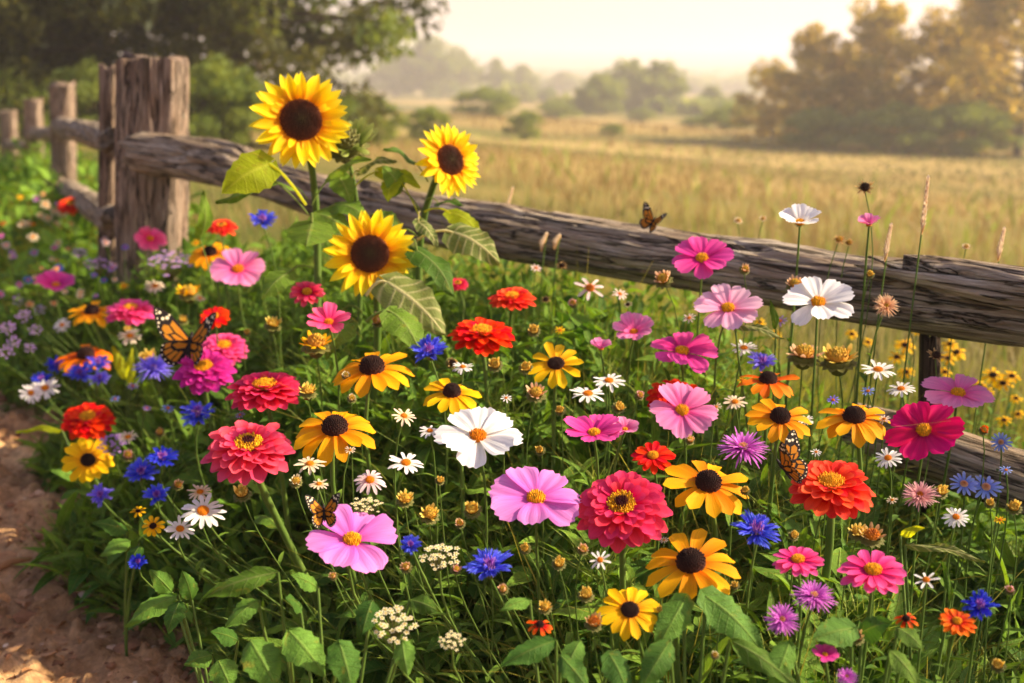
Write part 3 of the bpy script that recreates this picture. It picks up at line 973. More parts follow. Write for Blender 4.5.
def canopy(X, Y):
    """how high the undergrowth stands at a point of the bed"""
    e = edge_dist(X, Y)
    h = np.clip(0.07 + e * 0.75, 0.04, 1)
    cap = np.interp(Y, [0.7, 1.0, 1.4, 1.8, 2.4, 3.2, 6], [0.23, 0.26, 0.33, 0.38, 0.39, 0.35, 0.32])
    n = vnoise(np.stack([X * 9, Y * 9, X * 0], -1), 9)
    cap = cap * (1 - 0.45 * np.clip((X - 0.38) / 0.14, 0, 1))          # the bed thins out before the low rail
    return np.minimum(h, cap) * (0.72 + 0.5 * n)


def scatter_bed(n, y0, y1, far=0.5, right=None):
    n = int(n * 1.2)
    X = RNG.uniform(-3.5, 1.9, n * 6); Y = RNG.uniform(y0, y1, n * 6)
    ok = (edge_dist(X, Y) > 0.0) & in_wedge(X, Y, 0.5) & (field_dist(X, Y) < far)
    if right is not None:
        ok &= RNG.uniform(0, 1, len(X)) < np.clip(1 - (X - 0.1) / 0.35, right, 1)
    X, Y = X[ok][:n], Y[ok][:n]
    return X, Y


def rotm(d, nrm):
    """N x 3 x 3 frames: x along d, z near nrm"""
    d = d / np.linalg.norm(d, axis=1)[:, None]
    z = nrm - (nrm * d).sum(1)[:, None] * d
    z /= np.linalg.norm(z, axis=1)[:, None]
    y = np.cross(z, d)
    return np.stack([d, y, z], -1)


def leaf_template(L=1.0, W=0.4, nL=5, nW=1, wide=0.35, fold=0.25, bend=0.5):
    vs, pcs = [], []
    x = z = 0.0
    for i in range(nL + 1):
        v = i / nL
        ang = 0.2 - bend * v
        if i: x += math.cos(ang) / nL * L; z += math.sin(ang) / nL * L
        wd = W * (math.sin(math.pi * v ** (math.log(.5) / math.log(wide))) ** 0.85 if 0 < v < 1 else 0.02)
        for k in range(-nW, nW + 1):
            u = k / nW
            vs.append((x, u * wd / 2, z + abs(u) * wd * fold))
            pcs.append((u * 0.5, v, 0))
    r = 2 * nW + 1
    fs = [[i * r + k, i * r + k + 1, (i + 1) * r + k + 1, (i + 1) * r + k] for i in range(nL) for k in range(2 * nW)]
    return np.array(vs), np.array(fs), np.array(pcs)


def bulk(name, tmpl, R, P, S, rnd, mat):
    tv, tf, tp = tmpl
    N = len(P)
    V = np.einsum('nij,kj->nki', R, tv) * S[:, None, None] + P[:, None, :]
    PC = np.repeat(tp[None], N, 0).copy(); PC[:, :, 2] = rnd[:, None]
    F = (tf[None] + (np.arange(N) * len(tv))[:, None, None]).reshape(-1, 4)
    return np_mesh(name, V.reshape(-1, 3), F, PC.reshape(-1, 3), M[mat])


def merge_meshes(name, meshes):
    bm = bmesh.new()
    for me in meshes: bm.from_mesh(me)
    out = bpy.data.meshes.new(name); bm.to_mesh(out); bm.free()
    return out


def undergrowth(n, y0, y1, tmpl, smin, smax, mat, name, zlo=0.05, zhi=1.0, up=0.3, far=0.35):
    X, Y = scatter_bed(n, y0, y1, far, 0.75)
    N = len(X)
    H = canopy(X, Y)
    Z = land(X, Y) + H * (zlo + (zhi - zlo) * RNG.uniform(0, 1, N) ** 0.8)
    az = RNG.uniform(0, 2 * np.pi, N)
    el = RNG.normal(up, 0.45, N)
    d = np.stack([np.cos(az) * np.cos(el), np.sin(az) * np.cos(el), np.sin(el)], -1)
    nr_ = np.stack([RNG.normal(0, .35, N), RNG.normal(0, .35, N), np.ones(N)], -1)
    S = RNG.uniform(smin, smax, N)
    o = link(name, bulk(name, tmpl, rotm(d, nr_), np.stack([X, Y, Z], -1), S, RNG.uniform(0, 1, N), mat))
    tag(o, kind="stuff")


T_broad = leaf_template(1, 0.42, 5, 1, 0.38, 0.22, 0.7)
T_lance = leaf_template(1, 0.2, 5, 1, 0.42, 0.2, 0.6)
undergrowth(6500, 0.75, 1.7, T_broad, 0.03, 0.075, 'leaf_low', "undergrowth_leaves")
undergrowth(3600, 1.6, 3.4, T_broad, 0.035, 0.08, 'leaf', "undergrowth_leaves")
undergrowth(6200, 0.75, 3.2, T_lance, 0.04, 0.11, 'leaf', "undergrowth_leaves", up=0.7)
undergrowth(9500, 0.8, 3.2, T_broad, 0.02, 0.052, 'leaf', "undergrowth_leaves", zlo=0.65, zhi=1.12, up=0.4)
undergrowth(9000, 0.8, 3.0, T_lance, 0.02, 0.055, 'leaf', "undergrowth_leaves", zlo=0.55, zhi=1.15, up=0.7)
undergrowth(4200, 3.0, 9.5, T_broad, 0.05, 0.11, 'leaf', "undergrowth_leaves")

# thin upright stems and feathery fronds between the flowers
def stems_mesh(n, y0, y1, hmul, wid, mat, name, seg=5, lean=0.25, far=0.4):
    X, Y = scatter_bed(n, y0, y1, far); N = len(X)
    H = canopy(X, Y) * RNG.uniform(0.5, hmul, N)
    base = np.stack([X, Y, land(X, Y)], -1)
    me = strips(name, base, H, RNG.uniform(*wid, N), RNG.uniform(0, 2 * np.pi, N), RNG.normal(0, lean, N), RNG.normal(0, lean, N), mat, RNG.uniform(0, 1, N), seg, RNG.normal(0, 0.5, N))
    tag(link(name, me), kind="stuff")


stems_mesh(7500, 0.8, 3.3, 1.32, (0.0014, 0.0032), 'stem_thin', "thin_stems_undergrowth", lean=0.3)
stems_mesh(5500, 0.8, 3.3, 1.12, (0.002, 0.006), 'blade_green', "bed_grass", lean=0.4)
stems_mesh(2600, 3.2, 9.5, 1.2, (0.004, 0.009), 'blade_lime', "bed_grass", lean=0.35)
# fronds: short fine strips spraying from points along stems
X, Y = scatter_bed(5200, 0.85, 3.0, 0.35); N = len(X)
Hc = canopy(X, Y); K = 12
bx = np.repeat(np.stack([X, Y, land(X, Y) + Hc * RNG.uniform(0.35, 1.05, N)], -1), K, 0)
n = len(bx)
me = strips("feathery_fronds", bx + RNG.normal(0, 0.006, (n, 3)), RNG.uniform(0.012, 0.05, n), RNG.uniform(0.0012, 0.0022, n), RNG.uniform(0, 2 * np.pi, n), RNG.normal(0.9, 0.5, n), RNG.normal(0.2, 0.4, n), 'frond', np.repeat(RNG.uniform(0, 1, N), K), 3, RNG.uniform(0, 6.28, n))
tag(link("feathery_fronds", me), kind="stuff")


def side_grass(n):
    """rank yellow-green grass at the fence end of the bed"""
    X = RNG.uniform(0.05, 1.2, n * 5); Y = RNG.uniform(0.85, 2.4, n * 5)
    p = field_dist(X, Y)
    ok = (p < 0.25) & (p > -0.75) & in_wedge(X, Y, 0.2)
    X, Y = X[ok][:n], Y[ok][:n]; N = len(X)
    H = canopy(X, Y) * RNG.uniform(0.6, 1.45, N) * np.clip(1.25 - np.clip(X - 0.38, 0, 1) * 2.0, 0.5, 1)
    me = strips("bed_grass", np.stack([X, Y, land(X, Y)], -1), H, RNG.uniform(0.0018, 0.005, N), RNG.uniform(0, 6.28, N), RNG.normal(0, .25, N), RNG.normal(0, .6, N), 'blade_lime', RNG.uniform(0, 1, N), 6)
    tag(link("bed_grass", me), kind="stuff")


side_grass(3800)


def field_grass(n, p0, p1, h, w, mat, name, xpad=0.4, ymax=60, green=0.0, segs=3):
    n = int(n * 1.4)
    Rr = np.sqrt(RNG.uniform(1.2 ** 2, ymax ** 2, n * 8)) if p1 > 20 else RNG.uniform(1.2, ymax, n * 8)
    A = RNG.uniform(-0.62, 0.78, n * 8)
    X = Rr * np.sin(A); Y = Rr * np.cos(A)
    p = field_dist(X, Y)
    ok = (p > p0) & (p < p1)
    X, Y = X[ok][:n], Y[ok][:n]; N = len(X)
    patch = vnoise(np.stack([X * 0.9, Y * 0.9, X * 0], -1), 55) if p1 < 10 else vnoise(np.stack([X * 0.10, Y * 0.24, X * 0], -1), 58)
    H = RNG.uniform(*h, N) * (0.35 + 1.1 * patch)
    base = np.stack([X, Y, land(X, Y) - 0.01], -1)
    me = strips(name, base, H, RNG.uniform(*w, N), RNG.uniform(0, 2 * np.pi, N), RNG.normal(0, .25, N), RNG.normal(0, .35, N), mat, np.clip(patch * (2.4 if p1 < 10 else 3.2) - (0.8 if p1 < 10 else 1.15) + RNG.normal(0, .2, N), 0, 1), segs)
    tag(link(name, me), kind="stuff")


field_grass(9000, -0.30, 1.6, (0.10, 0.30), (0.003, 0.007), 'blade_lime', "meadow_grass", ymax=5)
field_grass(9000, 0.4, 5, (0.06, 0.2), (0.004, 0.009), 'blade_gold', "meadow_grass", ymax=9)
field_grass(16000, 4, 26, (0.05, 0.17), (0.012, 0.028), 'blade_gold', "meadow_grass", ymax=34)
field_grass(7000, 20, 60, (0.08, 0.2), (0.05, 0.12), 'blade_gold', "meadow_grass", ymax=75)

field_grass(1500, 0.2, 6, (0.12, 0.32), (0.004, 0.010), 'blade_green', "meadow_weeds", ymax=9)
field_grass(1600, 5, 40, (0.1, 0.28), (0.02, 0.05), 'blade_green', "meadow_weeds", ymax=45)

# ------------------------------------------------------------------ flower building blocks (unit head: radius 1, facing +Z)
def petal(mb, ang, Lp, W, r0=0.12, a0=0.15, a1=0.0, shape='round', cup=0.15, nL=6, nW=2, z0=0.0, notch=0.0, twist=0.0, rnd=None, mi=0, roll=0.0, pleat=0.0):
    rnd = random.random() if rnd is None else rnd
    ca, sa = math.cos(ang), math.sin(ang)
    x, z = r0, z0
    verts, pcs = [], []
    for i in range(nL + 1):
        v = i / nL
        el = a0 + (a1 - a0) * v
        if i: x += math.cos(el) * Lp / nL; z += math.sin(el) * Lp / nL
        if shape == 'round': wd = 0.30 + 0.70 * math.sin(min(1, v * 1.12) * math.pi / 2) if v < 0.78 else 1.0 * math.sqrt(max(0.0, 1 - ((v - 0.78) / 0.235) ** 2)) * 0.9 + 0.1
        elif shape == 'cosmos': wd = 0.22 + 0.78 * math.sin(min(1.0, v / 0.8) * math.pi / 2) ** 1.1 if v < 0.8 else 1 - 0.32 * ((v - 0.8) / 0.2) ** 2
        elif shape == 'point': wd = max(0.02, math.sin(math.pi * (0.12 + 0.88 * v) ** 0.85) ** 0.8)
        elif shape == 'spoon': wd = 0.42 + 0.58 * math.sin(v * 1.05 * math.pi / 2) if v < 0.75 else math.sqrt(max(0.02, 1 - ((v - 0.75) / 0.26) ** 2))
        elif shape == 'strap': wd = 0.8 + 0.2 * v if v < 0.85 else math.sqrt(max(0.03, 1 - ((v - 0.85) / 0.16) ** 2))
        elif shape == 'flare': wd = 0.15 + 0.85 * v ** 1.8
        w = W * wd / 2
        for k in range(-nW, nW + 1):
            u = k / nW
            xx = x
            if notch and i == nL:
                xx += notch * Lp * (0.5 * math.cos(u * math.pi * 3) - 0.4 * abs(u) ** 2)
            elif notch and i == nL - 1:
                xx -= notch * Lp * 0.35 * abs(u) ** 2
            y = u * w
            zz = z + cup * abs(u) ** 2 * w + twist * u * w * v + roll * math.sin(v * 5 + ang * 3) * w * u + pleat * w * math.cos(u * 8.5) * math.sin(v * 2.9)
            verts.append((xx * ca - y * sa, xx * sa + y * ca, zz)); pcs.append((u, v, rnd))
    r = 2 * nW + 1
    faces = [[i * r + k, i * r + k + 1, (i + 1) * r + k + 1, (i + 1) * r + k] for i in range(nL) for k in range(2 * nW)]
    mb.add(verts, faces, pcs, mi)


def dome(mb, R, H, n=14, m=6, z0=0.0, mi=0, under=False):
    vs, pcs, fs = [], [], []
    for i in range(m + 1):
        a = i / m * math.pi / 2
        r, z = R * math.sin(a), H * math.cos(a)
        for k in range(n):
            t_ = k / n * 2 * math.pi
            vs.append((r * math.cos(t_), r * math.sin(t_), z0 + z)); pcs.append((0, i / m, 0.45))
    for i in range(m):
        for k in range(n):
            fs.append([i * n + k, (i + 1) * n + k, (i + 1) * n + (k + 1) % n, i * n + (k + 1) % n])
    mb.add(vs, fs, pcs, mi)


def florets(mb, R, H, n, sz, hgt, z0=0.0, rmin=0.0, mi=0, jit=0.3, rmax=1.0):
    """tiny pegs set in a spiral over a dome"""
    for i in range(n):
        q = math.sqrt(rmin ** 2 + (rmax ** 2 - rmin ** 2) * (i + 0.5) / n)
        a = i * 2.39996
        sa = q * math.pi / 2 if H > 0 else 0
        r = R * q
        z = z0 + H * math.sqrt(max(0, 1 - q * q * 0.98))
        nx, nz = (q * H * 1.2, 1.0)
        ln = math.hypot(nx, nz); nx /= ln; nz /= ln
        c = Vector((r * math.cos(a), r * math.sin(a), z))
        nv = Vector((nx * math.cos(a), nx * math.sin(a), nz))
        t1 = Vector((-math.sin(a), math.cos(a), 0)); t2 = nv.cross(t1)
        s = sz * random.uniform(0.8, 1.2); h = hgt * random.uniform(1 - jit, 1 + jit)
        rd = random.random()
        b = [c + (t1 * dx + t2 * dy) * s for dx, dy in ((-1, -1), (1, -1), (1, 1), (-1, 1))]
        tp = [c + nv * h + (t1 * dx + t2 * dy) * s * 0.55 for dx, dy in ((-1, -1), (1, -1), (1, 1), (-1, 1))]
        mb.add(b + tp, [[4, 5, 6, 7], [0, 1, 5, 4], [1, 2, 6, 5], [2, 3, 7, 6], [3, 0, 4, 7]], [(0, q, rd)] * 8, mi)


def cup_calyx(mb, R, depth, n=10, bracts=8, bl=0.0):
    prof = [(0.16 * R, -depth), (0.55 * R, -depth * 0.85), (0.95 * R, -depth * 0.4), (R, -0.01)]
    vs, pcs, fs = [], [], []
    for i, (r, z) in enumerate(prof):
        for k in range(n):
            t_ = k / n * 2 * math.pi
            vs.append((r * math.cos(t_), r * math.sin(t_), z)); pcs.append((0, i / 3, 0.5))
    for i in range(3):
        for k in range(n):
            fs.append([i * n + k, i * n + (k + 1) % n, (i + 1) * n + (k + 1) % n, (i + 1) * n + k])
    mb.add(vs, fs, pcs)
    for k in range(bracts if bl else 0):
        petal(mb, (k + random.uniform(-.2, .2)) / bracts * 2 * math.pi, bl, R * 0.7, R * 0.7, -0.25, -0.1, 'point', 0.2, 4, 1, -depth * 0.3)


def ring(mb, n, Lp, W, ja=0.12, jl=0.08, ph=0.0, **kw):
    base_a0, base_a1 = kw.pop('a0', 0.1), kw.pop('a1', 0.0)
    ja2 = kw.pop('jel', 0.08)
    for k in range(n):
        a = (k + ph + random.uniform(-ja, ja)) / n * 2 * math.pi
        de = random.gauss(0, ja2)
        petal(mb, a, Lp * (1 + random.uniform(-jl, jl)), W * random.uniform(0.92, 1.08), a0=base_a0 + de * 0.5, a1=base_a1 + de * 1.6, twist=random.gauss(0, .12), **kw)


def head(kind, mat, opt):
    """meshes of one flower head as [(part name, mesh)]; radius about 1"""
    P = MB(); D = MB(); C = MB()
    if kind == 'sunflower':
        ring(P, 19, 0.60, 0.24, ph=0.5, r0=0.40, z0=-0.04, a0=0.02, a1=-0.05, shape='point', cup=0.3, nL=7, nW=2, jel=0.16)
        ring(P, 18, 0.56, 0.23, r0=0.40, z0=0.0, a0=0.22, a1=0.05, shape='point', cup=0.35, nL=7, nW=2, jel=0.18)
        ring(P, 10, 0.36, 0.14, r0=0.40, z0=0.02, a0=0.5, a1=0.35, shape='point', cup=0.35, nL=5, nW=1, ja=.3, jl=.25, jel=0.2)
        dome(D, 0.41, 0.10, 28, 5)
        florets(D, 0.41, 0.10, 330, 0.012, 0.04)
        dm = 'd_sun'
        cup_calyx(C, 0.42, 0.20, 18, 20, 0.42)
    elif kind in ('cosmos', 'cosmos_cup'):
        cupk = opt.get('cup', 0.0)
        n = opt.get('n', 8)
        for half in (0, 1):
            for k in range(half, n, 2):
                de = random.gauss(0, 0.10)
                petal(P, (k + random.uniform(-.16, .16)) / n * 6.2832, 0.90 * random.uniform(.9, 1.04), 5.1 / n * random.uniform(.88, 1.08) if n < 9 else 0.58, 0.10, 0.20 + cupk + 0.10 * half + de * .5, -0.12 + cupk * 0.6 + 0.05 * half + de * 1.5,
                      'cosmos', 0.16, 10, 6, 0.02 * half, notch=0.07, twist=random.gauss(0, .16), roll=0.06, pleat=0.05)
        dome(D, 0.20, 0.12, 16, 5)
        florets(D, 0.20, 0.12, 70, 0.014, 0.055)
        dm = opt.get('disc', 'd_yellow')
        cup_calyx(C, 0.16, 0.14, 10, 8, 0.16)
    elif kind == 'zinnia':
        ly = opt.get('layers', 5)
        spec = [(19, 0.80, 0.36, -0.10, -0.18, -0.02), (18, 0.72, 0.34, 0.08, 0.0, 0.03), (17, 0.60, 0.31, 0.24, 0.14, 0.07), (14, 0.46, 0.27, 0.40, 0.30, 0.11), (11, 0.34, 0.22, 0.60, 0.5, 0.14)]
        for i, (n, l, w, a0, a1, z0) in enumerate(spec[:ly]):
            ring(P, n, l, w, ph=i * 0.5, r0=0.2, z0=z0, a0=a0, a1=a1 - 0.12, shape='spoon', cup=0.28, nL=6, nW=2, ja=0.2, jl=0.09, jel=0.10)
        dome(D, 0.25, 0.16, 18, 5, 0.10)
        florets(D, 0.25, 0.16, 110, 0.013, 0.05, 0.10)
        florets(D, 0.30, 0.10, 44, 0.022, 0.07, 0.12, rmin=0.74, mi=0, jit=.4)
        dm = opt.get('disc', 'd_zinnia')
        cup_calyx(C, 0.24, 0.26, 12, 10, 0.12)
    elif kind == 'single_zinnia':
        ring(P, 14, 0.80, 0.34, r0=0.18, z0=0.0, a0=0.05, a1=-0.15, shape='spoon', cup=0.25, nL=6, nW=2, ja=.2)
        ring(P, 12, 0.66, 0.30, ph=.5, r0=0.18, z0=0.05, a0=0.25, a1=0.02, shape='spoon', cup=0.25, nL=6, nW=2, ja=.2)
        dome(D, 0.24, 0.14, 16, 5, 0.05); florets(D, 0.25, 0.14, 90, 0.016, 0.06, 0.05)
        dm = opt.get('disc', 'd_yellow')
        cup_calyx(C, 0.2, 0.2, 10, 8, 0.12)
    elif kind == 'rudbeckia':
        n = opt.get('n', 13)
        droop = opt.get('droop', 0.18)
        ring(P, n, 0.80, 0.36, r0=0.22, z0=0.0, a0=0.10, a1=-0.25 - droop, shape='strap' if False else 'spoon', cup=0.22, nL=7, nW=2, ja=0.2, jl=0.09, jel=0.14, notch=0.03)
        hh = opt.get('cone', 0.30)
        dome(D, 0.30, hh, 22, 6, 0.0)
        florets(D, 0.30, hh, 150, 0.014, 0.04)
        dm = 'd_brown'
        cup_calyx(C, 0.22, 0.14, 10, 10, 0.22)
    elif kind == 'cornflower':
        for k in range(20):
            a = (k + random.uniform(-.4, .4)) / 20 * 2 * math.pi
            el = random.uniform(0.0, 0.75)
            ln = 0.84 * random.uniform(0.75, 1.12)
            for q in range(4):
                petal(P, a + (q - 1.5) * 0.10 + random.uniform(-.03, .03), ln * random.uniform(.88, 1.06), 0.105, 0.12, el + 0.25, el - 0.22 + 0.10 * abs(q - 1.5), 'flare' if q % 3 else 'point', 0.5, 4, 1, 0.05, notch=0.12)
        for k in range(46):
            a = random.uniform(0, 6.283)
            petal(P, a, 0.52 * random.uniform(0.6, 1.2), 0.06, 0.04, 1.2 - random.uniform(0, .8), 0.9 - random.uniform(0, 0.7), 'flare', 0.4, 3, 1, 0.08, notch=0.3)
        florets(D, 0.24, 0.12, 46, 0.014, 0.26, 0.14, jit=.5)
        dm = 'corn_core'
        cup_calyx(C, 0.22, 0.42, 10, 0)
    elif kind == 'aster':
        for n, l, a0, z in ((36, 0.84, 0.0, 0.0), (36, 0.78, 0.22, 0.03), (30, 0.62, 0.5, 0.06), (24, 0.42, 0.8, 0.08)):
            ring(P, n, l, 0.07, ph=random.random(), r0=0.12, z0=z, a0=a0 + 0.15, a1=a0 - 0.15, shape='strap', cup=0.3, nL=4, nW=1, ja=.4, jl=.16, jel=.14)
        dome(D, 0.16, 0.12, 12, 4, 0.05); florets(D, 0.17, 0.12, 40, 0.014, 0.08, 0.06)
        dm = opt.get('disc', 'bud_peach')
        cup_calyx(C, 0.24, 0.3, 10, 10, 0.12)
    elif kind == 'daisy':
        n = opt.get('n', 15)
        ring(P, n, 0.78, 0.22, r0=0.2, a0=0.12, a1=-0.2 + opt.get('lift', 0), shape='strap', cup=0.2, nL=5, nW=1, ja=.22, jl=.12, jel=.14)
        dome(D, 0.27, 0.16, 16, 5); florets(D, 0.27, 0.16, 80, 0.015, 0.035)
        dm = opt.get('disc', 'd_orange')
        cup_calyx(C, 0.2, 0.16, 10, 8, 0.1)
    elif kind == 'bud':
        ring(P, opt.get('n', 12), 0.62 * opt.get('len', 1.0), 0.30, r0=0.45, z0=0.0, a0=1.15 - opt.get('open', 0.0), a1=1.35 - opt.get('open', 0.0), shape='strap', cup=-0.3, nL=4, nW=1, ja=.25, jl=.2, jel=.2)
        dome(D, 0.52, 0.42, 12, 4); florets(D, 0.52, 0.42, 40, 0.05, 0.12)
        dm = opt.get('disc', 'd_bud')
        cup_calyx(C, 0.66, 0.95, 10, 12, 0.5)
    elif kind == 'seedhead':
        for k in range(14):
            petal(P, k / 14 * 6.283 + random.uniform(-.2, .2), random.uniform(0.5, 0.85), 0.2, 0.3, random.uniform(-.2, .7), random.uniform(-.4, .9), 'point', 0.4, 4, 1, 0.0)
        dome(D, 0.42, 0.42, 12, 5); florets(D, 0.42, 0.42, 60, 0.035, 0.14)
        dm = opt.get('disc', 'd_dark')
        for k in range(60 if dm == 'd_bud' else 0):
            petal(P, random.uniform(0, 6.283), 0.9, 0.05, 0.1, random.uniform(-.3, 1.4), random.uniform(-.3, 1.4), 'point', 0, 2, 1)
        cup_calyx(C, 0.34, 0.4, 10, 0)
    elif kind == 'yarrow':
        nn = opt.get('n', 34)
        for i in range(nn):
            q = math.sqrt((i + .5) / nn); a = i * 2.39996
            cx_, cy_, cz_ = q * math.cos(a) * 0.92 + random.uniform(-.1, .1), q * math.sin(a) * 0.92 + random.uniform(-.1, .1), 0.34 * (1 - q * q) + random.uniform(-.16, .12)
            sub = MB(); rd = random.random()
            for k in range(5):
                petal(sub, k / 5 * 6.283 + rd, 0.115 * (.7 + .5 * rd), 0.11, 0.02, 0.3, -0.1, 'round', 0.2, 2, 1, 0, rnd=rd)
            P.add([(x + cx_, y + cy_, z + cz_) for x, y, z in sub.v], sub.f, sub.pc)
            dome(D, 0.035, 0.05, 6, 2); D.v[-18:] = [(x + cx_, y + cy_, z + cz_) for x, y, z in D.v[-18:]]
            v, f = tube_np([(0, 0, -0.9), (cx_ * 0.6, cy_ * 0.6, -0.3), (cx_, cy_, cz_)], [0.02, 0.016, 0.012], 4)
            C.add([tuple(p) for p in v], f.tolist(), [(0, 0, 0.5)] * len(v))
        dm = opt.get('disc', 'bud_yellow')
    out = [("petals", P.mesh("petals", M[mat])), ("disc", D.mesh("disc", M[dm])), ("calyx", C.mesh("calyx", M['calyx']))]
    return out


def tube_mb(mb, pts, radii, k=7, rnd=0.5):
    v, f = tube_np(pts, radii, k)
    n = len(v)
    mb.add([tuple(p) for p in v], f.tolist(), [(0, i / n, rnd) for i in range(n)])


def bezier(p0, p1, p2, p3, n):
    r = []
    for i in range(n + 1):
        t_ = i / n
        r.append(p0 * (1 - t_) ** 3 + p1 * 3 * t_ * (1 - t_) ** 2 + p2 * 3 * t_ * t_ * (1 - t_) + p3 * t_ ** 3)
    return r


def leaf_obj(parent, p0, p1, width, nrm, mat, droop=0.15, fold=0.18, heart=False, nL=10, nW=4, petiole=None, serr=0.06, name="leaf"):
    """one leaf from p0 (stalk end) to p1 (tip), world points; parent's location is taken off"""
    org = parent.location
    p0 = Vector(p0) - org; p1 = Vector(p1) - org
    d = p1 - p0; Ln = d.length; d = d.normalized()
    side = Vector(nrm).cross(d)
    if side.length < 1e-3: side = Vector((1, 0, 0)).cross(d)
    side.normalize(); n_ = d.cross(side).normalized()
    mb = MB(); rd = random.random()
    vs, pcs = [], []
    for i in range(nL + 1):
        v = i / nL
        if heart:
            wd = (v / 0.22) ** 0.45 if v < 0.22 else math.cos((v - 0.22) / 0.78 * math.pi / 2) ** 0.8
        else:
            wd = math.sin(math.pi * max(0.004, v) ** 0.72) ** 0.9
        wd = max(wd, 0.012)
        back = -0.12 * Ln if heart and v < 0.12 else 0
        sr = 1 + serr * (1 if i % 2 else -1)
        for k in range(-nW, nW + 1):
            u = k / nW
            c = p0 + d * (Ln * v + back * abs(u)) + n_ * (droop * Ln * (math.sin(v * math.pi) * 1.0))
            wob = 0.045 * Ln * math.sin(v * 9 + u * 3 + rd * 20) + 0.05 * Ln * (v - .3) * math.sin(rd * 40)
            vs.append(c + side * (u * width / 2 * wd * (sr if abs(k) == nW else 1)) + n_ * (-fold * abs(u) * width * wd * 0.6 + wob * abs(u)))
            pcs.append((u * 0.5, v, rd))
    r = 2 * nW + 1
    fs = [[i * r + k, i * r + k + 1, (i + 1) * r + k + 1, (i + 1) * r + k] for i in range(nL) for k in range(2 * nW)]
    mb.add([tuple(x) for x in vs], fs, pcs)
    if petiole is not None:
        q = Vector(petiole) - org
        pts = bezier(q, q.lerp(p0, 0.4) + Vector((0, 0, 0.01)), q.lerp(p0, 0.8) + Vector((0, 0, 0.008)), p0 + d * Ln * 0.03, 6)
        rr = max(0.0009, width * 0.035)
        tube_mb(mb, pts, [rr] * 7, 6, 0.9)
    return mb.build(name, M[mat], parent)


DX = np.array([200, 222, 250, 300, 350, 440, 500, 600, 690])
D_MAIN = np.array([2.25, 2.12, 1.98, 1.72, 1.52, 1.27, 1.16, 1.03, 0.96])
D_LEFT = np.array([3.6, 3.35, 3.05, 2.7, 2.42, 2.02, 1.76, 1.36, 1.12])


def depth_for(x, y):
    a = float(np.interp(y, DX, D_MAIN)); b = float(np.interp(y, DX, D_LEFT))
    k = min(1, max(0, (300 - x) / 240))
    return a * (1 - k) + b * k


HEADS = {}
CAT = {'sunflower': ('sunflower', 'sunflower'), 'cosmos': ('cosmos_flower', 'cosmos'), 'zinnia': ('zinnia', 'zinnia'), 'single_zinnia': ('zinnia', 'zinnia'),
       'rudbeckia': ('coneflower', 'coneflower'), 'cornflower': ('cornflower', 'cornflower'), 'aster': ('aster', 'aster'), 'daisy': ('daisy', 'daisy'),
       'bud': ('flower_bud', 'flower bud'), 'seedhead': ('seed_head', 'seed head'), 'yarrow': ('yarrow', 'yarrow')}
GRP = {'sunflower': 'sunflowers before the rail', 'cosmos': 'cosmos flowers in the bed', 'zinnia': 'zinnias in the bed', 'single_zinnia': 'zinnias in the bed',
       'rudbeckia': 'coneflowers in the bed', 'cornflower': 'cornflowers in the bed', 'aster': 'asters in the bed', 'daisy': 'daisies in the bed',
       'bud': 'flower buds in the bed', 'seedhead': 'seed heads above the bed', 'yarrow': 'yarrow clusters in the bed'}
STEM_R = {'sunflower': 0.0070, 'zinnia': 0.0036, 'single_zinnia': 0.0026, 'rudbeckia': 0.0030, 'cosmos': 0.0019, 'cornflower': 0.0016, 'aster': 0.0016, 'daisy': 0.0014, 'bud': 0.0012, 'seedhead': 0.0012, 'yarrow': 0.0016}
REF = []        # (x, y, phrase) of flowers others can be described by
USED = set()


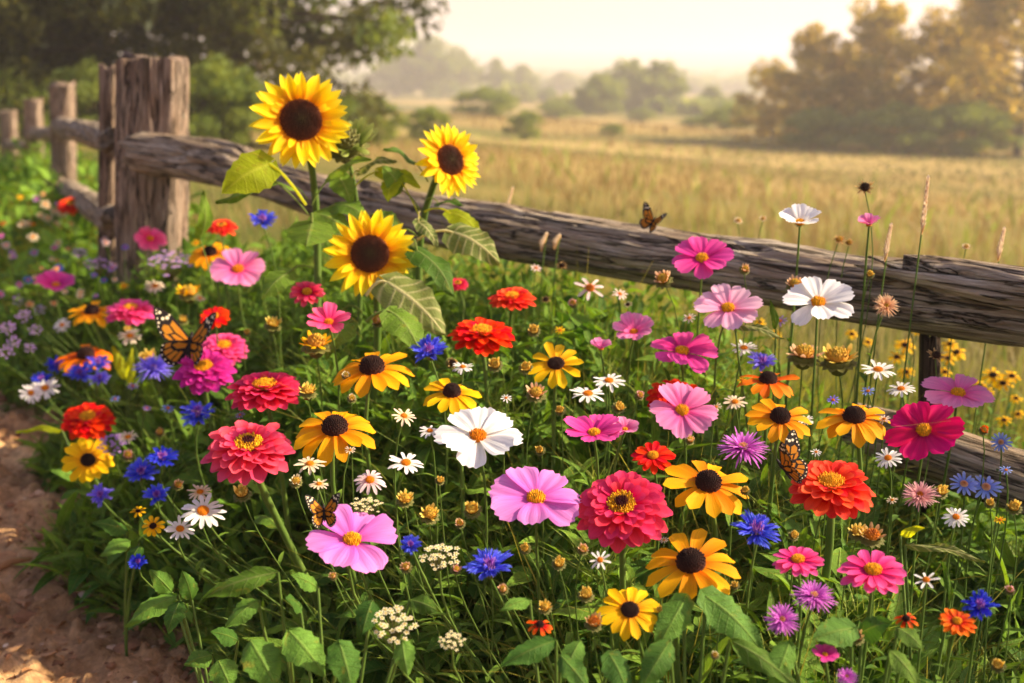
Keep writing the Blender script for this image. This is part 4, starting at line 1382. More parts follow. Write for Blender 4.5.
def flower(kind, x, y, w, asp, mat, label=None, ref=None, yaw=0.0, d=None, foot=None, leaves=0, unique=True, cat=None, spin=None, thick=1.0, **opt):
    """one flower: w = width in photo pixels, asp = seen height / width, yaw = turned sideways (degrees, + right), foot = pixel the stem leans from"""
    d = depth_for(x, y) if d is None else d
    pos = at(x, y, d)
    ray = (pos - CAM).normalized()
    e = math.asin(-ray.z)
    t_ = math.asin(min(0.995, max(0.08, asp))) - e
    hv = Vector((-ray.x, -ray.y, 0)).normalized()
    nrm = (hv * math.sin(t_) + Vector((0, 0, 1)) * math.cos(t_)).normalized()
    if asp < 0.9: yaw += random.uniform(-16, 16)
    if yaw: nrm = (Matrix.Rotation(math.radians(yaw), 3, 'Z') @ nrm)
    R = w * d / FPX / 2 / (0.96 if kind in ('cosmos', 'rudbeckia', 'sunflower', 'zinnia', 'single_zinnia', 'daisy', 'aster') else 0.9)
    if kind == 'bud': R *= 1.15
    fx = (x + random.uniform(-14, 14)) if foot is None else foot
    b = at(fx, y + 60, d)
    base = Vector((b.x, pos.y + random.uniform(0.0, 0.06), 0))
    # keep the stalk's foot inside the bed
    k_ = float(edge_dist(np.array([base.x]), np.array([base.y]))[0])
    if k_ < 0.15: base += en * (0.17 - k_)
    base.z = land1(base.x, base.y) - 0.02
    nm, ct = CAT[kind]
    root = empty(nm, base, label, cat or ct, GRP[kind])
    key = None if unique else (kind, mat, tuple(sorted(opt.items())), random.randrange(3))
    parts = HEADS.get(key) if key else None
    if parts is None:
        parts = head(kind, mat, opt)
        if key: HEADS[key] = parts
    q = nrm.to_track_quat('Z', 'Y').to_matrix().to_4x4()
    sp = random.uniform(0, 6.283) if spin is None else spin
    mat4 = Matrix.Translation(pos - base) @ q @ Matrix.Rotation(sp, 4, 'Z') @ Matrix.Diagonal((R, R, R, 1))
    for pn, me in parts:
        o = link(pn, me, root); o.matrix_local = mat4
    # stem
    cal = {'sunflower': .18, 'zinnia': .24, 'cornflower': .4, 'bud': .78, 'seedhead': .38, 'yarrow': .88, 'aster': .28}.get(kind, 0.13)
    end = (pos - base) - nrm * R * cal
    sr = STEM_R[kind] * (0.75 if w < 22 else 1.0) * thick
    if kind in ('zinnia', 'rudbeckia', 'single_zinnia'): sr *= min(1.15, max(0.65, R / 0.038))
    hgt = max(0.05, end.z)
    dn = (nrm * 0.7 + Vector((0, 0, 0.6))).normalized()
    wob = Vector((random.uniform(-1, 1), random.uniform(-1, 1), 0)) * hgt * 0.11
    pts = bezier(Vector((0, 0, 0)), Vector((0, 0, hgt * 0.35)) + wob, end - dn * hgt * 0.28 - wob, end, 14)
    mb = MB(); tube_mb(mb, pts, [sr * (1.15 - 0.4 * i / 14) for i in range(15)], 8)
    mb.build("stem", M['stem'], root)
    root.matrix_world = Matrix.Translation(base)
    for k in range(leaves):
        i = int(3 + (k + random.random()) * 8 / max(1, leaves))
        p = base + pts[min(i, 12)]
        az = k * 2.6 + random.uniform(-.6, .6) + 3.9
        ll = random.uniform(0.05, 0.09)
        tip = p + Vector((math.cos(az), math.sin(az), random.uniform(-0.1, 0.35))) * ll
        leaf_obj(root, p + (tip - p) * 0.08, tip, ll * random.uniform(0.32, 0.46), (0, 0, 1), 'leaf', 0.1, 0.2, petiole=p, nL=8, nW=2)
    if kind in ('cosmos', 'daisy', 'cornflower', 'aster', 'bud', 'rudbeckia', 'yarrow', 'single_zinnia') and w > 12:
        lf = MB(); nl = 13 if kind != 'bud' else 8
        for k in range(nl):
            f_ = 0.30 + 0.60 * (k + random.random()) / nl
            q_ = pts[min(13, int(f_ * 14))]
            az = k * 2.4 + random.uniform(-.5, .5)
            sub_ = MB()
            ll = random.uniform(0.02, 0.05) * (1.15 - 0.6 * f_)
            thin = 0.10 if kind in ('cosmos', 'cornflower') else 0.24
            petal(sub_, 0, ll, ll * thin, 0, random.uniform(0.2, 1.0), random.uniform(-0.7, 0.3), 'point', 0.4, 5, 1)
            R3 = Matrix.Rotation(az, 3, 'Z')
            lf.add([tuple(R3 @ Vector(v_) + q_) for v_ in sub_.v], sub_.f, [(u_ * .5, v2, r2) for u_, v2, r2 in sub_.pc])
        lf.build("leaves", M['leaf'], root)
    if label: USED.add(label)
    if ref: REF.append((x, y, ref))
    return root, pos, nrm, R, pts


def side_word(dx, dy):
    if abs(dx) < abs(dy) * 0.45: return "just above" if dy < 0 else "just below"
    if abs(dy) < abs(dx) * 0.45: return "just left of" if dx < 0 else "just right of"
    return ("above and " if dy < 0 else "below and ") + ("left of" if dx < 0 else "right of")


def auto_label(desc, x, y):
    """where a small flower stands, told by the nearest easily found neighbour"""
    near = sorted(REF, key=lambda r: (r[0] - x) ** 2 + ((r[1] - y) * 1.1) ** 2)
    for r in near[:8]:
        s = f"{desc} {side_word(x - r[0], y - r[1])} {r[2]}"
        if s not in USED and len(s.split()) <= 16:
            USED.add(s); return s
    s = f"{desc} between {near[0][2]} and {near[1][2]}"
    USED.add(s)
    return s
# ------------------------------------------------------------------ the flowers of the photograph
F_ = flower
# sunflowers
s1 = F_('sunflower', 301, 120, 99, 0.97, 'sunflower', "tallest sunflower, facing forward high above the notched rail", "the tallest sunflower", d=1.72, foot=322, yaw=6)
s2 = F_('sunflower', 450, 160, 74, 0.97, 'sunflower', "sunflower turned sideways over the long rail", "the sideways sunflower", d=1.76, foot=425, yaw=36)
s3 = F_('sunflower', 370, 254, 91, 0.97, 'sunflower', "lowest of the three sunflowers, facing forward between leaves", "the lowest sunflower", d=1.66, foot=358)
bd = F_('bud', 347, 142, 40, 0.6, 'bud_green', "spiky green unopened sunflower bud beside the tallest sunflower", None, d=1.8, foot=350, thick=4.2, n=26, cat='sunflower bud', open=0.62, len=1.35, disc='calyx')
SL = lambda plant, bx, by, tx, ty, w, d, nrm=(0, -0.8, 0.6), mat='leaf_sun', pet=None, **kw: leaf_obj(
    plant[0], at(bx, by, d), at(tx, ty, d - 0.03), px(w, d), nrm, mat, heart=kw.pop('heart', True), petiole=None if pet is None else at(pet[0], pet[1], d), **kw)
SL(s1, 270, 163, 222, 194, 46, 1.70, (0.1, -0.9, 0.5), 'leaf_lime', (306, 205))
SL(s1, 266, 176, 216, 204, 24, 1.72, (0.1, -0.3, 0.9), 'leaf_sun', (308, 214), droop=-0.05)
SL(s1, 200, 240, 203, 190, 17, 1.9, (0.7, -0.7, 0.1), 'leaf_sun', (214, 290), heart=False)
SL(s1, 312, 222, 306, 247, 50, 1.64, (0, -0.6, 0.9), 'leaf_sun', (312, 215), droop=0.05)
SL(s1, 330, 180, 372, 160, 22, 1.74, (0.1, -0.5, 0.9), 'leaf_sun', (312, 205))
SL(s1, 292, 188, 262, 186, 17, 1.74, (0, -0.3, 1), 'leaf_sun', (308, 200))
SL(s1, 336, 205, 366, 218, 30, 1.74, (0.2, -0.6, 0.8), 'leaf_sun', (314, 225))
SL(s1, 290, 272, 262, 300, 30, 1.66, (0, -0.6, 0.8), 'leaf_sun', (312, 268))
SL(s3, 385, 281, 447, 337, 48, 1.60, (0.35, -0.85, 0.4), 'leaf_pale', (366, 296))
SL(s3, 345, 308, 300, 345, 34, 1.72, (-0.2, -0.8, 0.5), 'leaf_sun', (362, 312))
SL(s1, 318, 214, 350, 236, 34, 1.73, (0.3, -0.7, 0.6), 'leaf_sun', (314, 232))
SL(s2, 398, 232, 372, 214, 30, 1.75, (-0.3, -0.7, 0.6), 'leaf_sun', (417, 236))
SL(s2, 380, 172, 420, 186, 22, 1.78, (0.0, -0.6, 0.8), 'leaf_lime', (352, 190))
SL(s1, 338, 176, 352, 206, 26, 1.78, (0.2, -0.8, 0.5), 'leaf_sun', (350, 172))
SL(s1, 360, 172, 396, 160, 18, 1.79, (0.1, -0.5, 0.8), 'leaf_pale', (352, 178))
SL(s3, 350, 322, 326, 360, 30, 1.60, (-0.3, -0.7, 0.6), 'leaf_sun', (360, 330))
SL(s3, 392, 312, 420, 352, 40, 1.56, (0.3, -0.6, 0.7), 'leaf_sun', (366, 322))
SL(s2, 452, 232, 500, 263, 40, 1.70, (0.3, -0.8, 0.5), 'leaf_pale', (417, 240))
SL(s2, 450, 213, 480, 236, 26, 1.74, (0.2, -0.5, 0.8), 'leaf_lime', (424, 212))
SL(s2, 416, 250, 454, 298, 34, 1.66, (0.6, -0.7, 0.3), 'leaf_sun', (413, 240))
SL(s2, 418, 222, 438, 248, 17, 1.70, (0.4, -0.8, 0.3), 'leaf_pale', (420, 212))
SL(s2, 400, 190, 382, 166, 26, 1.76, (-0.2, -0.6, 0.7), 'leaf_sun', (421, 212))
SL(s2, 412, 162, 384, 148, 22, 1.78, (-0.1, -0.4, 0.9), 'leaf_sun', (428, 182))
SL(s2, 396, 176, 388, 202, 24, 1.76, (-0.3, -0.8, 0.5), 'leaf_lime', (420, 218))
SL(s2, 438, 204, 464, 206, 15, 1.74, (0.1, -0.3, 0.9), 'leaf_sun', (426, 200))

# cosmos
F_('cosmos', 702, 259, 61, 0.66, 'cos_magenta', "magenta pink cosmos rising in front of the long rail, above the palest pink one", "the magenta cosmos before the rail", d=1.6, foot=692)
F_('cosmos', 728, 309, 65, 0.64, 'cos_pale', "palest pink cosmos with wide petals under the rail's lower edge", "the palest pink cosmos", d=1.5, foot=736)
F_('cosmos', 682, 352, 66, 0.54, 'cos_magenta', "hot pink cosmos below the palest pink cosmos, its petals spread flat", "the hot pink flat cosmos", foot=684)
F_('cosmos', 682, 411, 66, 0.80, 'cos_pink', "pink cosmos with a pale upper petal, a red zinnia hidden behind it", "the pink cosmos with a red zinnia behind", foot=692)
F_('cosmos', 634, 333, 43, 0.62, 'cos_pink', "cupped double pink cosmos next to the small side-on pink one", "the cupped double pink cosmos", cup=0.45, foot=642, n=10, disc='d_orange')
F_('cosmos', 601, 349, 26, 0.36, 'cos_pink', "small pink cosmos seen from the side beside the cupped double one", None, cup=0.7, foot=612)
F_('cosmos', 594, 434, 62, 0.52, 'cos_magenta', "magenta cosmos overlapping a smaller pink one right of the large white cosmos", "the overlapping magenta cosmos", cup=0.18, foot=600)
F_('cosmos', 625, 430, 30, 0.60, 'cos_pink', "smaller pink cosmos half hidden behind the overlapping magenta cosmos", None, cup=0.4, d=1.33, foot=630)
F_('cosmos', 536, 499, 92, 0.64, 'cos_lilac', "lilac pink cosmos with no butterfly, beside the big round crimson zinnia", "the lilac cosmos without butterfly", foot=556, n=7)
lil = F_('cosmos', 352, 541, 90, 0.66, 'cos_lilac', "lilac pink cosmos with a butterfly perched on its petal", "the lilac cosmos with butterfly", foot=362, n=6)
F_('cosmos', 478, 437, 84, 0.70, 'cos_white', "largest white cosmos, broad petals, in the middle of the bed", "the largest white cosmos", foot=488, disc='d_orange')
F_('cosmos', 818, 303, 69, 0.64, 'cos_white', "white cosmos overlapping the lower edge of the long rail", "the white cosmos across the rail", d=1.44, foot=822)
F_('cosmos', 800, 223, 45, 0.50, 'cos_white', "white cosmos on a tall stem standing above the long rail", "the white cosmos above the rail", d=1.5, cup=0.5, foot=790)
F_('cosmos', 869, 225, 26, 0.45, 'cos_pink', "small pink cosmos cup standing above the long rail", "the small pink cup above the rail", d=1.52, cup=0.75, foot=872)
F_('cosmos', 924, 431, 72, 0.82, 'cos_crimson', "deep crimson pink cosmos before the broken end of the low rail", "the deep crimson cosmos", d=1.3, foot=905, n=7)
F_('cosmos', 958, 394, 68, 0.50, 'cos_pink', "pale pink cosmos tilted away, standing above the low rail", "the tilted pink cosmos", d=1.42, yaw=28, foot=950)
F_('cosmos', 238, 270, 56, 0.66, 'cos_pink', "light pink cosmos beside the coneflower near the thick post", "the light pink cosmos near the post", foot=262, n=7, disc='d_orange')
F_('cosmos', 150, 239, 33, 0.74, 'cos_rose', "small rose pink cosmos directly in front of the thick post", "the rose cosmos before the post", foot=156, disc='d_orange')
F_('cosmos', 56, 286, 42, 0.45, 'cos_magenta', "magenta cosmos leaning at the left, below the second fence post", "the leaning magenta cosmos", cup=0.3, yaw=-10, foot=75, disc='d_orange')
F_('cosmos', 329, 323, 46, 0.62, 'cos_rose', "rose pink cosmos with rounded petals under the lowest sunflower", "the rose cosmos under the sunflower", cup=0.3, d=1.53, foot=318, disc='d_orange')
F_('cosmos', 825, 655, 28, 0.62, 'cos_magenta', "small bright pink cosmos low at the bottom edge of the bed", "the small pink bottom flower", cup=0.2, foot=820)
F_('daisy', 590, 288, 32, 0.80, 'cone_blush', "blush white coneflower with few petals and orange cone under the rail", "the blush coneflower under the rail", d=1.75, yaw=25, foot=580, n=7, disc='d_rust', cat='coneflower')

# zinnias
Z_ = lambda *a, **k: F_('zinnia', *a, leaves=3, **k)
Z_(622, 508, 92, 0.80, 'zin_crimson', "big round crimson zinnia with a dark heart in a yellow ring", "the big round crimson zinnia", foot=634)
Z_(249, 449, 88, 0.56, 'zin_rose', "rose red zinnia with a wide yellow ring on a thick leaning stem", "the rose red zinnia", foot=288, thick=1.35)
Z_(265, 390, 76, 0.40, 'zin_crimson', "flat crimson zinnia above the rose red one, seen from low down", "the flat crimson zinnia", foot=268, disc='d_yellow')
Z_(482, 335, 66, 0.40, 'zin_red', "scarlet zinnia right of the lowest sunflower's striped leaf", "the scarlet zinnia", foot=490, disc='d_yellow')
Z_(831, 487, 84, 0.60, 'zin_coral', "large coral red zinnia with a butterfly at its side", "the coral zinnia", foot=824, thick=1.3, disc='d_yellow')
Z_(204, 370, 58, 0.62, 'zin_purple', "purple magenta zinnia with a butterfly perched behind it", "the purple zinnia", foot=222, disc='d_yellow')
Z_(224, 348, 46, 0.60, 'zin_pink', "hot pink zinnia tucked behind the purple one", "the hot pink zinnia", d=2.02, foot=238, disc='d_yellow')
Z_(88, 420, 53, 0.58, 'zin_red', "orange red zinnia at the path side above the yellow coneflower", "the orange red path zinnia", foot=96, disc='d_yellow')
F_('single_zinnia', 653, 457, 44, 0.62, 'zin_red', "small red zinnia above the big round crimson one", "the small red zinnia", leaves=2, foot=656)
Z_(131, 311, 48, 0.36, 'zin_pink', "pink zinnia seen edge-on, above the biggest butterfly", "the edge-on pink zinnia", foot=138, disc='d_yellow')
Z_(512, 299, 46, 0.40, 'zin_coral', "coral zinnia standing just under the long rail's shadow", "the coral zinnia under the rail", d=1.74, foot=520, disc='d_yellow')
F_('single_zinnia', 307, 293, 37, 0.62, 'zin_rose', "rose red starry zinnia left of the lowest sunflower", "the starry rose zinnia", leaves=2, foot=304)
F_('single_zinnia', 215, 317, 31, 0.66, 'zin_red', "small red zinnia between the hot pink zinnia and the light pink cosmos", "the small red zinnia behind", leaves=1, foot=222)
F_('single_zinnia', 873, 572, 66, 0.62, 'zin_pink', "pink double zinnia on a thick stem with round leaves below", "the pink double zinnia", leaves=2, foot=862)
F_('single_zinnia', 798, 561, 51, 0.56, 'zin_pink', "pink single zinnia between the blue cornflower and the pink double zinnia", "the pink single zinnia", leaves=1, foot=790)
F_('zinnia', 222, 227, 30, 0.36, 'zin_coral', "faded coral zinnia far back between the thick post and tallest sunflower", None, d=2.35, foot=226)
F_('zinnia', 672, 396, 52, 0.60, 'zin_red', "red zinnia half hidden behind the pink cosmos with a pale petal", None, d=1.5, foot=674, layers=4)
F_('zinnia', 458, 284, 22, 0.5, 'zin_crimson', "small blurred crimson zinnia between striped leaf and long rail", None, d=1.95, foot=460, layers=4)
F_('zinnia', 72, 205, 30, 0.4, 'zin_coral', "blurred coral pink zinnia far back by the lower short rail", None, d=3.9, foot=72, layers=4)

# coneflowers
R_ = lambda *a, **k: F_('rudbeckia', *a, leaves=2, **k)
R_(372, 369, 82, 0.48, 'rud_orange', "orange yellow coneflower with drooping petals under the rose cosmos", "the drooping coneflower below the sunflower", foot=376, droop=0.3)
R_(335, 429, 84, 0.56, 'rud_orange', "orange yellow coneflower with a tall dark cone beside the rose red zinnia", "the coneflower beside the rose red zinnia", foot=346, droop=0.25)
R_(452, 393, 59, 0.54, 'rud_yellow', "yellow coneflower with a dry bud before its cone, above the white cosmos", "the coneflower above the white cosmos", foot=470, droop=0.2)
R_(556, 364, 56, 0.66, 'rud_yellow', "bright yellow coneflower with a small flat dark centre among grass", "the small bright yellow coneflower", foot=552, n=12, droop=0.0, cone=0.14)
R_(708, 484, 84, 0.68, 'rud_orange', "orange coneflower facing forward, upper one of the pair by the crimson zinnia", "the upper orange coneflower", foot=712, droop=0.05)
R_(691, 564, 94, 0.66, 'rud_orange', "largest orange coneflower, lowest one, with big leaves beneath", "the largest orange coneflower", foot=694, n=12, droop=0.1)
R_(630, 610, 60, 0.84, 'rud_yellow', "low yellow coneflower with a flat dark centre facing forward", "the low yellow coneflower", foot=650, n=14, droop=0.0, cone=0.12)
R_(780, 418, 65, 0.62, 'rud_orange', "orange yellow coneflower above the coral zinnia's butterfly", "the coneflower above the butterfly", foot=784, droop=0.22)
R_(854, 418, 72, 0.52, 'rud_orange', "orange yellow coneflower above the coral zinnia, petals drooping evenly", "the coneflower above the coral zinnia", foot=856, droop=0.3, n=15)
R_(768, 381, 58, 0.36, 'rud_deep', "deep orange coneflower with a violet cornflower just above it", "the deep orange coneflower", foot=772, droop=0.25)
R_(88, 460, 47, 0.92, 'rud_yellow', "yellow coneflower facing forward by the dirt path", "the yellow coneflower by the path", foot=105, n=15, droop=0.0, cone=0.14)
R_(210, 253, 45, 0.50, 'rud_orange', "coneflower near the thick post behind the light pink cosmos", "the coneflower near the post", foot=214, droop=0.3)
R_(92, 312, 46, 0.42, 'rud_orange', "coneflower seen edge-on beside the pink zinnia at the back", "the edge-on coneflower", foot=100, droop=0.2)
R_(86, 356, 56, 0.40, 'rud_deep', "orange coneflower half hidden behind the blue cornflower cluster", "the coneflower behind the cornflowers", foot=92, droop=0.25)
F_('rudbeckia', 540, 625, 26, 0.7, 'gaillardia', "small rusty orange flower with drooping petals at the bottom", "the rusty orange flower", foot=546, droop=0.6, n=9)
F_('rudbeckia', 153, 526, 23, 0.85, 'rud_yellow', "tiny yellow star flower left of the big daisies", None, foot=160, n=10, cone=0.12)
F_('rudbeckia', 138, 511, 15, 0.7, 'rud_yellow', "tiniest yellow flower above the tiny yellow star flower", None, foot=146, n=8, cone=0.12)

# cornflowers and other blue flowers
B_ = lambda *a, **k: F_('cornflower', *a, **k)
B_(430, 354, 38, 0.72, 'corn_blue', "bright blue cornflower right of the drooping coneflower", "the blue cornflower below the sunflower", foot=444)
B_(490, 570, 50, 0.70, 'corn_blue', "large blue cornflower low in the middle under the lilac cosmos", "the large low cornflower", foot=508)
B_(757, 534, 47, 0.68, 'corn_blue', "blue cornflower left of the pink single zinnia", "the cornflower by the single zinnia", foot=756)
B_(762, 364, 29, 0.72, 'corn_violet', "violet blue cornflower perched just above the deep orange coneflower", None, foot=764)
B_(980, 608, 33, 0.76, 'corn_deep', "deep blue cornflower beside the small orange red flower", "the deep blue cornflower", foot=984)
B_(141, 475, 33, 0.74, 'corn_blue', "blue cornflower left in the trio beside the dark coneflower stem", None, foot=158)
B_(162, 460, 31, 0.70, 'corn_deep', "dark blue cornflower topmost in the trio above the big daisies", "the topmost cornflower of the trio", foot=180)
B_(157, 497, 27, 0.80, 'corn_blue', "blue cornflower lowest in the trio just above the big daisies", None, foot=172)
B_(101, 497, 25, 0.78, 'corn_violet', "small violet cornflower below the yellow coneflower by the path", None, foot=112)
B_(198, 417, 39, 0.56, 'corn_blue', "ragged blue cornflower left of the rose red zinnia", "the ragged cornflower", foot=206)
B_(263, 222, 27, 0.62, 'corn_blue', "blue cornflower left of the tallest sunflower's stem", "the cornflower by the sunflower stem", d=1.95, foot=275)
for x, y, w, m, lab in ((57, 367, 22, 'corn_deep', "blue cornflower at the back of the path-side cluster"), (80, 376, 28, 'corn_blue', "largest blue cornflower in the path-side cluster"),
                        (98, 365, 24, 'corn_blue', "blue cornflower under the orange petals in the path-side cluster"), (100, 380, 20, 'corn_violet', "violet cornflower low in the path-side cluster"),
                        (41, 381, 21, 'corn_deep', "dark blue cornflower touching the pair of path-side daisies"), (70, 368, 20, 'corn_blue', "blue cornflower in the middle of the path-side cluster")):
    B_(x, y, w, 0.66, m, lab, None, foot=x + 16)
REF.append((75, 372, "the path-side cornflower cluster"))
B_(411, 546, 23, 0.88, 'corn_blue', "small round blue cornflower touching the butterfly's lilac cosmos", None, foot=424)
B_(138, 563, 18, 0.9, 'corn_deep', "small deep blue cornflower alone low by the path", "the lone low cornflower", foot=150)
F_('aster', 154, 369, 40, 0.55, 'corn_violet', "pale violet aster left of the purple zinnia", "the pale violet aster", foot=164, disc='lavender')
for x, y, w, asp, lab in ((964, 484, 28, 0.8, "pale blue chicory flower left of its pair against the low rail"), (986, 487, 31, 0.85, "pale blue chicory flower right of its pair against the low rail"),
                          (1001, 442, 20, 1.0, "pale blue chicory flower alone higher against the low rail")):
    F_('daisy', x, y, w, asp, 'corn_sky', lab, None, d=1.34, foot=x + 6, n=14, disc='bud_peach', cat='chicory')
REF.append((976, 486, "the pale blue chicory pair"))

# asters
F_('aster', 743, 449, 52, 0.48, 'aster', "magenta purple aster above the orange coneflower", "the magenta aster", foot=742)
F_('aster', 814, 597, 43, 0.60, 'aster', "purple aster under the pink single zinnia", "the purple aster", foot=806)
F_('aster', 782, 620, 35, 0.90, 'aster', "lower purple aster facing forward beside the upper one", None, yaw=15, foot=774)
F_('aster', 847, 677, 22, 0.8, 'aster', "purple aster cut by the bottom edge of the frame", None, foot=846)
F_('aster', 920, 496, 36, 0.72, 'dusty', "dusty pink fading aster under the deep crimson cosmos", "the dusty pink aster", foot=924, disc='d_rust')
F_('aster', 886, 306, 26, 0.9, 'bud_peach', "peach coloured fading aster right of the white cosmos across the rail", "the peach aster before the rail", d=1.44, yaw=20, foot=888, disc='bud_yellow')
F_('single_zinnia', 957, 622, 36, 0.72, 'gaillardia', "small orange red flower with gold centre low at the right", "the small orange red flower", foot=962)
F_('rudbeckia', 906, 619, 24, 0.7, 'gaillardia', "withered red and yellow flower right of the pink double zinnia's stem", None, foot=900, n=8, droop=0.6)

# daisies
D_ = lambda *a, **k: F_('daisy', *a, **k)
D_(203, 511, 43, 0.80, 'daisy_white', "largest white daisy, beside a smaller one under the rose red zinnia", "the largest daisy", foot=216)
D_(180, 529, 29, 0.78, 'daisy_white', "second largest daisy touching the largest one", None, foot=196)
D_(200, 492, 24, 0.60, 'daisy_cream', "cream daisy half open just above the largest daisy", None, foot=210)
D_(406, 463, 36, 0.60, 'daisy_white', "white daisy left of the largest white cosmos' lower petals", "the daisy by the white cosmos", foot=408)
D_(370, 480, 33, 0.74, 'cone_blush', "blush daisy with drooping petals above the butterfly's cosmos", "the blush daisy", foot=372, lift=-0.5)
D_(310, 464, 30, 0.50, 'daisy_cream', "ragged cream daisy below the coneflower beside the rose red zinnia", None, foot=312)
D_(319, 484, 20, 0.55, 'daisy_cream', "small cream daisy just above the perched butterfly", None, foot=322)
D_(588, 394, 35, 0.46, 'daisy_white', "white daisy lower of the pair above the overlapping magenta cosmos", "the lower daisy of the middle pair", foot=590)
D_(609, 381, 32, 0.48, 'daisy_white', "white daisy upper of the pair above the overlapping magenta cosmos", None, foot=612)
D_(744, 348, 26, 0.5, 'daisy_white', "white daisy right of the hot pink flat cosmos", None, foot=746)
D_(878, 370, 34, 0.42, 'daisy_white', "white daisy seen edge-on above the coneflower, below the long rail", "the edge-on daisy below the rail", foot=880, d=1.42)
D_(901, 389, 27, 0.5, 'daisy_white', "tilted white daisy above the deep crimson cosmos", None, foot=904, yaw=-20)
D_(888, 458, 26, 0.75, 'daisy_white', "white daisy left of the deep crimson cosmos, below its petals", None, foot=892)
D_(926, 580, 26, 0.72, 'daisy_white', "ragged white daisy right of the pink double zinnia", "the ragged daisy", foot=934, n=7)
D_(956, 517, 25, 0.8, 'daisy_white', "white daisy below the pale blue chicory pair", None, foot=958)
D_(600, 560, 22, 0.9, 'daisy_white', "small white daisy between the big crimson zinnia and largest coneflower", None, foot=606, n=9)
D_(31, 393, 22, 0.9, 'daisy_white', "white daisy farther out in the path-side daisy pair", None, foot=50)
D_(45, 388, 27, 0.78, 'daisy_white', "white daisy nearer the cornflowers in the path-side daisy pair", "the path-side daisy pair", foot=60)
D_(430, 431, 22, 0.55, 'daisy_white', "white daisy just left of the largest white cosmos, above the lower one", None, foot=430)
D_(404, 416, 24, 0.7, 'daisy_cream', "half open cream daisy below the drooping coneflower", None, foot=412, yaw=30)
D_(463, 367, 22, 0.45, 'daisy_white', "small white daisy between the blue cornflower and scarlet zinnia", None, foot=464)
D_(62, 325, 17, 0.8, 'daisy_white', "small white daisy left of the edge-on coneflower", None, foot=70)
D_(155, 286, 20, 0.6, 'daisy_cream', "small cream daisy left of the light pink cosmos near the post", None, foot=158)
D_(130, 336, 24, 0.6, 'daisy_cream', "cream daisy just below the edge-on pink zinnia", None, foot=136)
D_(128, 437, 20, 0.6, 'daisy_cream', "small cream daisy right of the orange red path zinnia", None, foot=136)
D_(735, 402, 24, 0.6, 'daisy_cream', "faded cream daisy left of the deep orange coneflower", None, foot=738)
D_(806, 420, 16, 0.7, 'daisy_white', "tiny white daisy between the two coneflowers above the butterfly", None, foot=808, d=1.36)

# yarrow and lilac clusters
Y_ = lambda *a, **k: F_('yarrow', *a, **k)
Y_(394, 626, 41, 0.85, 'cream_floret', "largest cream yarrow cluster low under the butterfly's lilac cosmos", "the largest yarrow", foot=398, n=36)
Y_(440, 557, 38, 0.7, 'cream_floret', "cream yarrow cluster right of the small round cornflower", "the yarrow by the cornflower", foot=450)
Y_(452, 641, 25, 0.75, 'cream_floret', "small cream yarrow cluster right of the largest one", None, foot=458)
Y_(366, 506, 30, 0.5, 'cream_floret', "cream yarrow cluster behind the butterfly's lilac cosmos", None, foot=372)
Y_(170, 263, 40, 0.42, 'lavender', "wide lilac flower cluster in front of the thick post's foot", "the lilac cluster by the post", foot=174)
Y_(97, 265, 26, 0.4, 'lavender', "lilac flower cluster left of the thick post", "the lilac cluster left of the post", foot=100)
Y_(80, 253, 15, 0.6, 'lavender', "small round lilac flower above the lilac cluster left of the post", None, foot=84)
Y_(112, 444, 26, 0.8, 'lavender', "lilac flower cluster between the orange red zinnia and yellow coneflower", "the lilac cluster by the path", foot=118)
for x, y, w in ((8, 328, 15), (24, 316, 14), (14, 342, 13), (35, 330, 12), (5, 352, 15), (30, 348, 11), (18, 300, 11), (40, 310, 11)):
    Y_(x, y, w, 0.9, 'lavender', None, None, foot=x + 5, unique=False, n=16)[0]["label"] = auto_label("small blurred lilac flower", x, y)
    if x == 8: REF.append((x, y, "the lilac flower nearest the frame edge"))

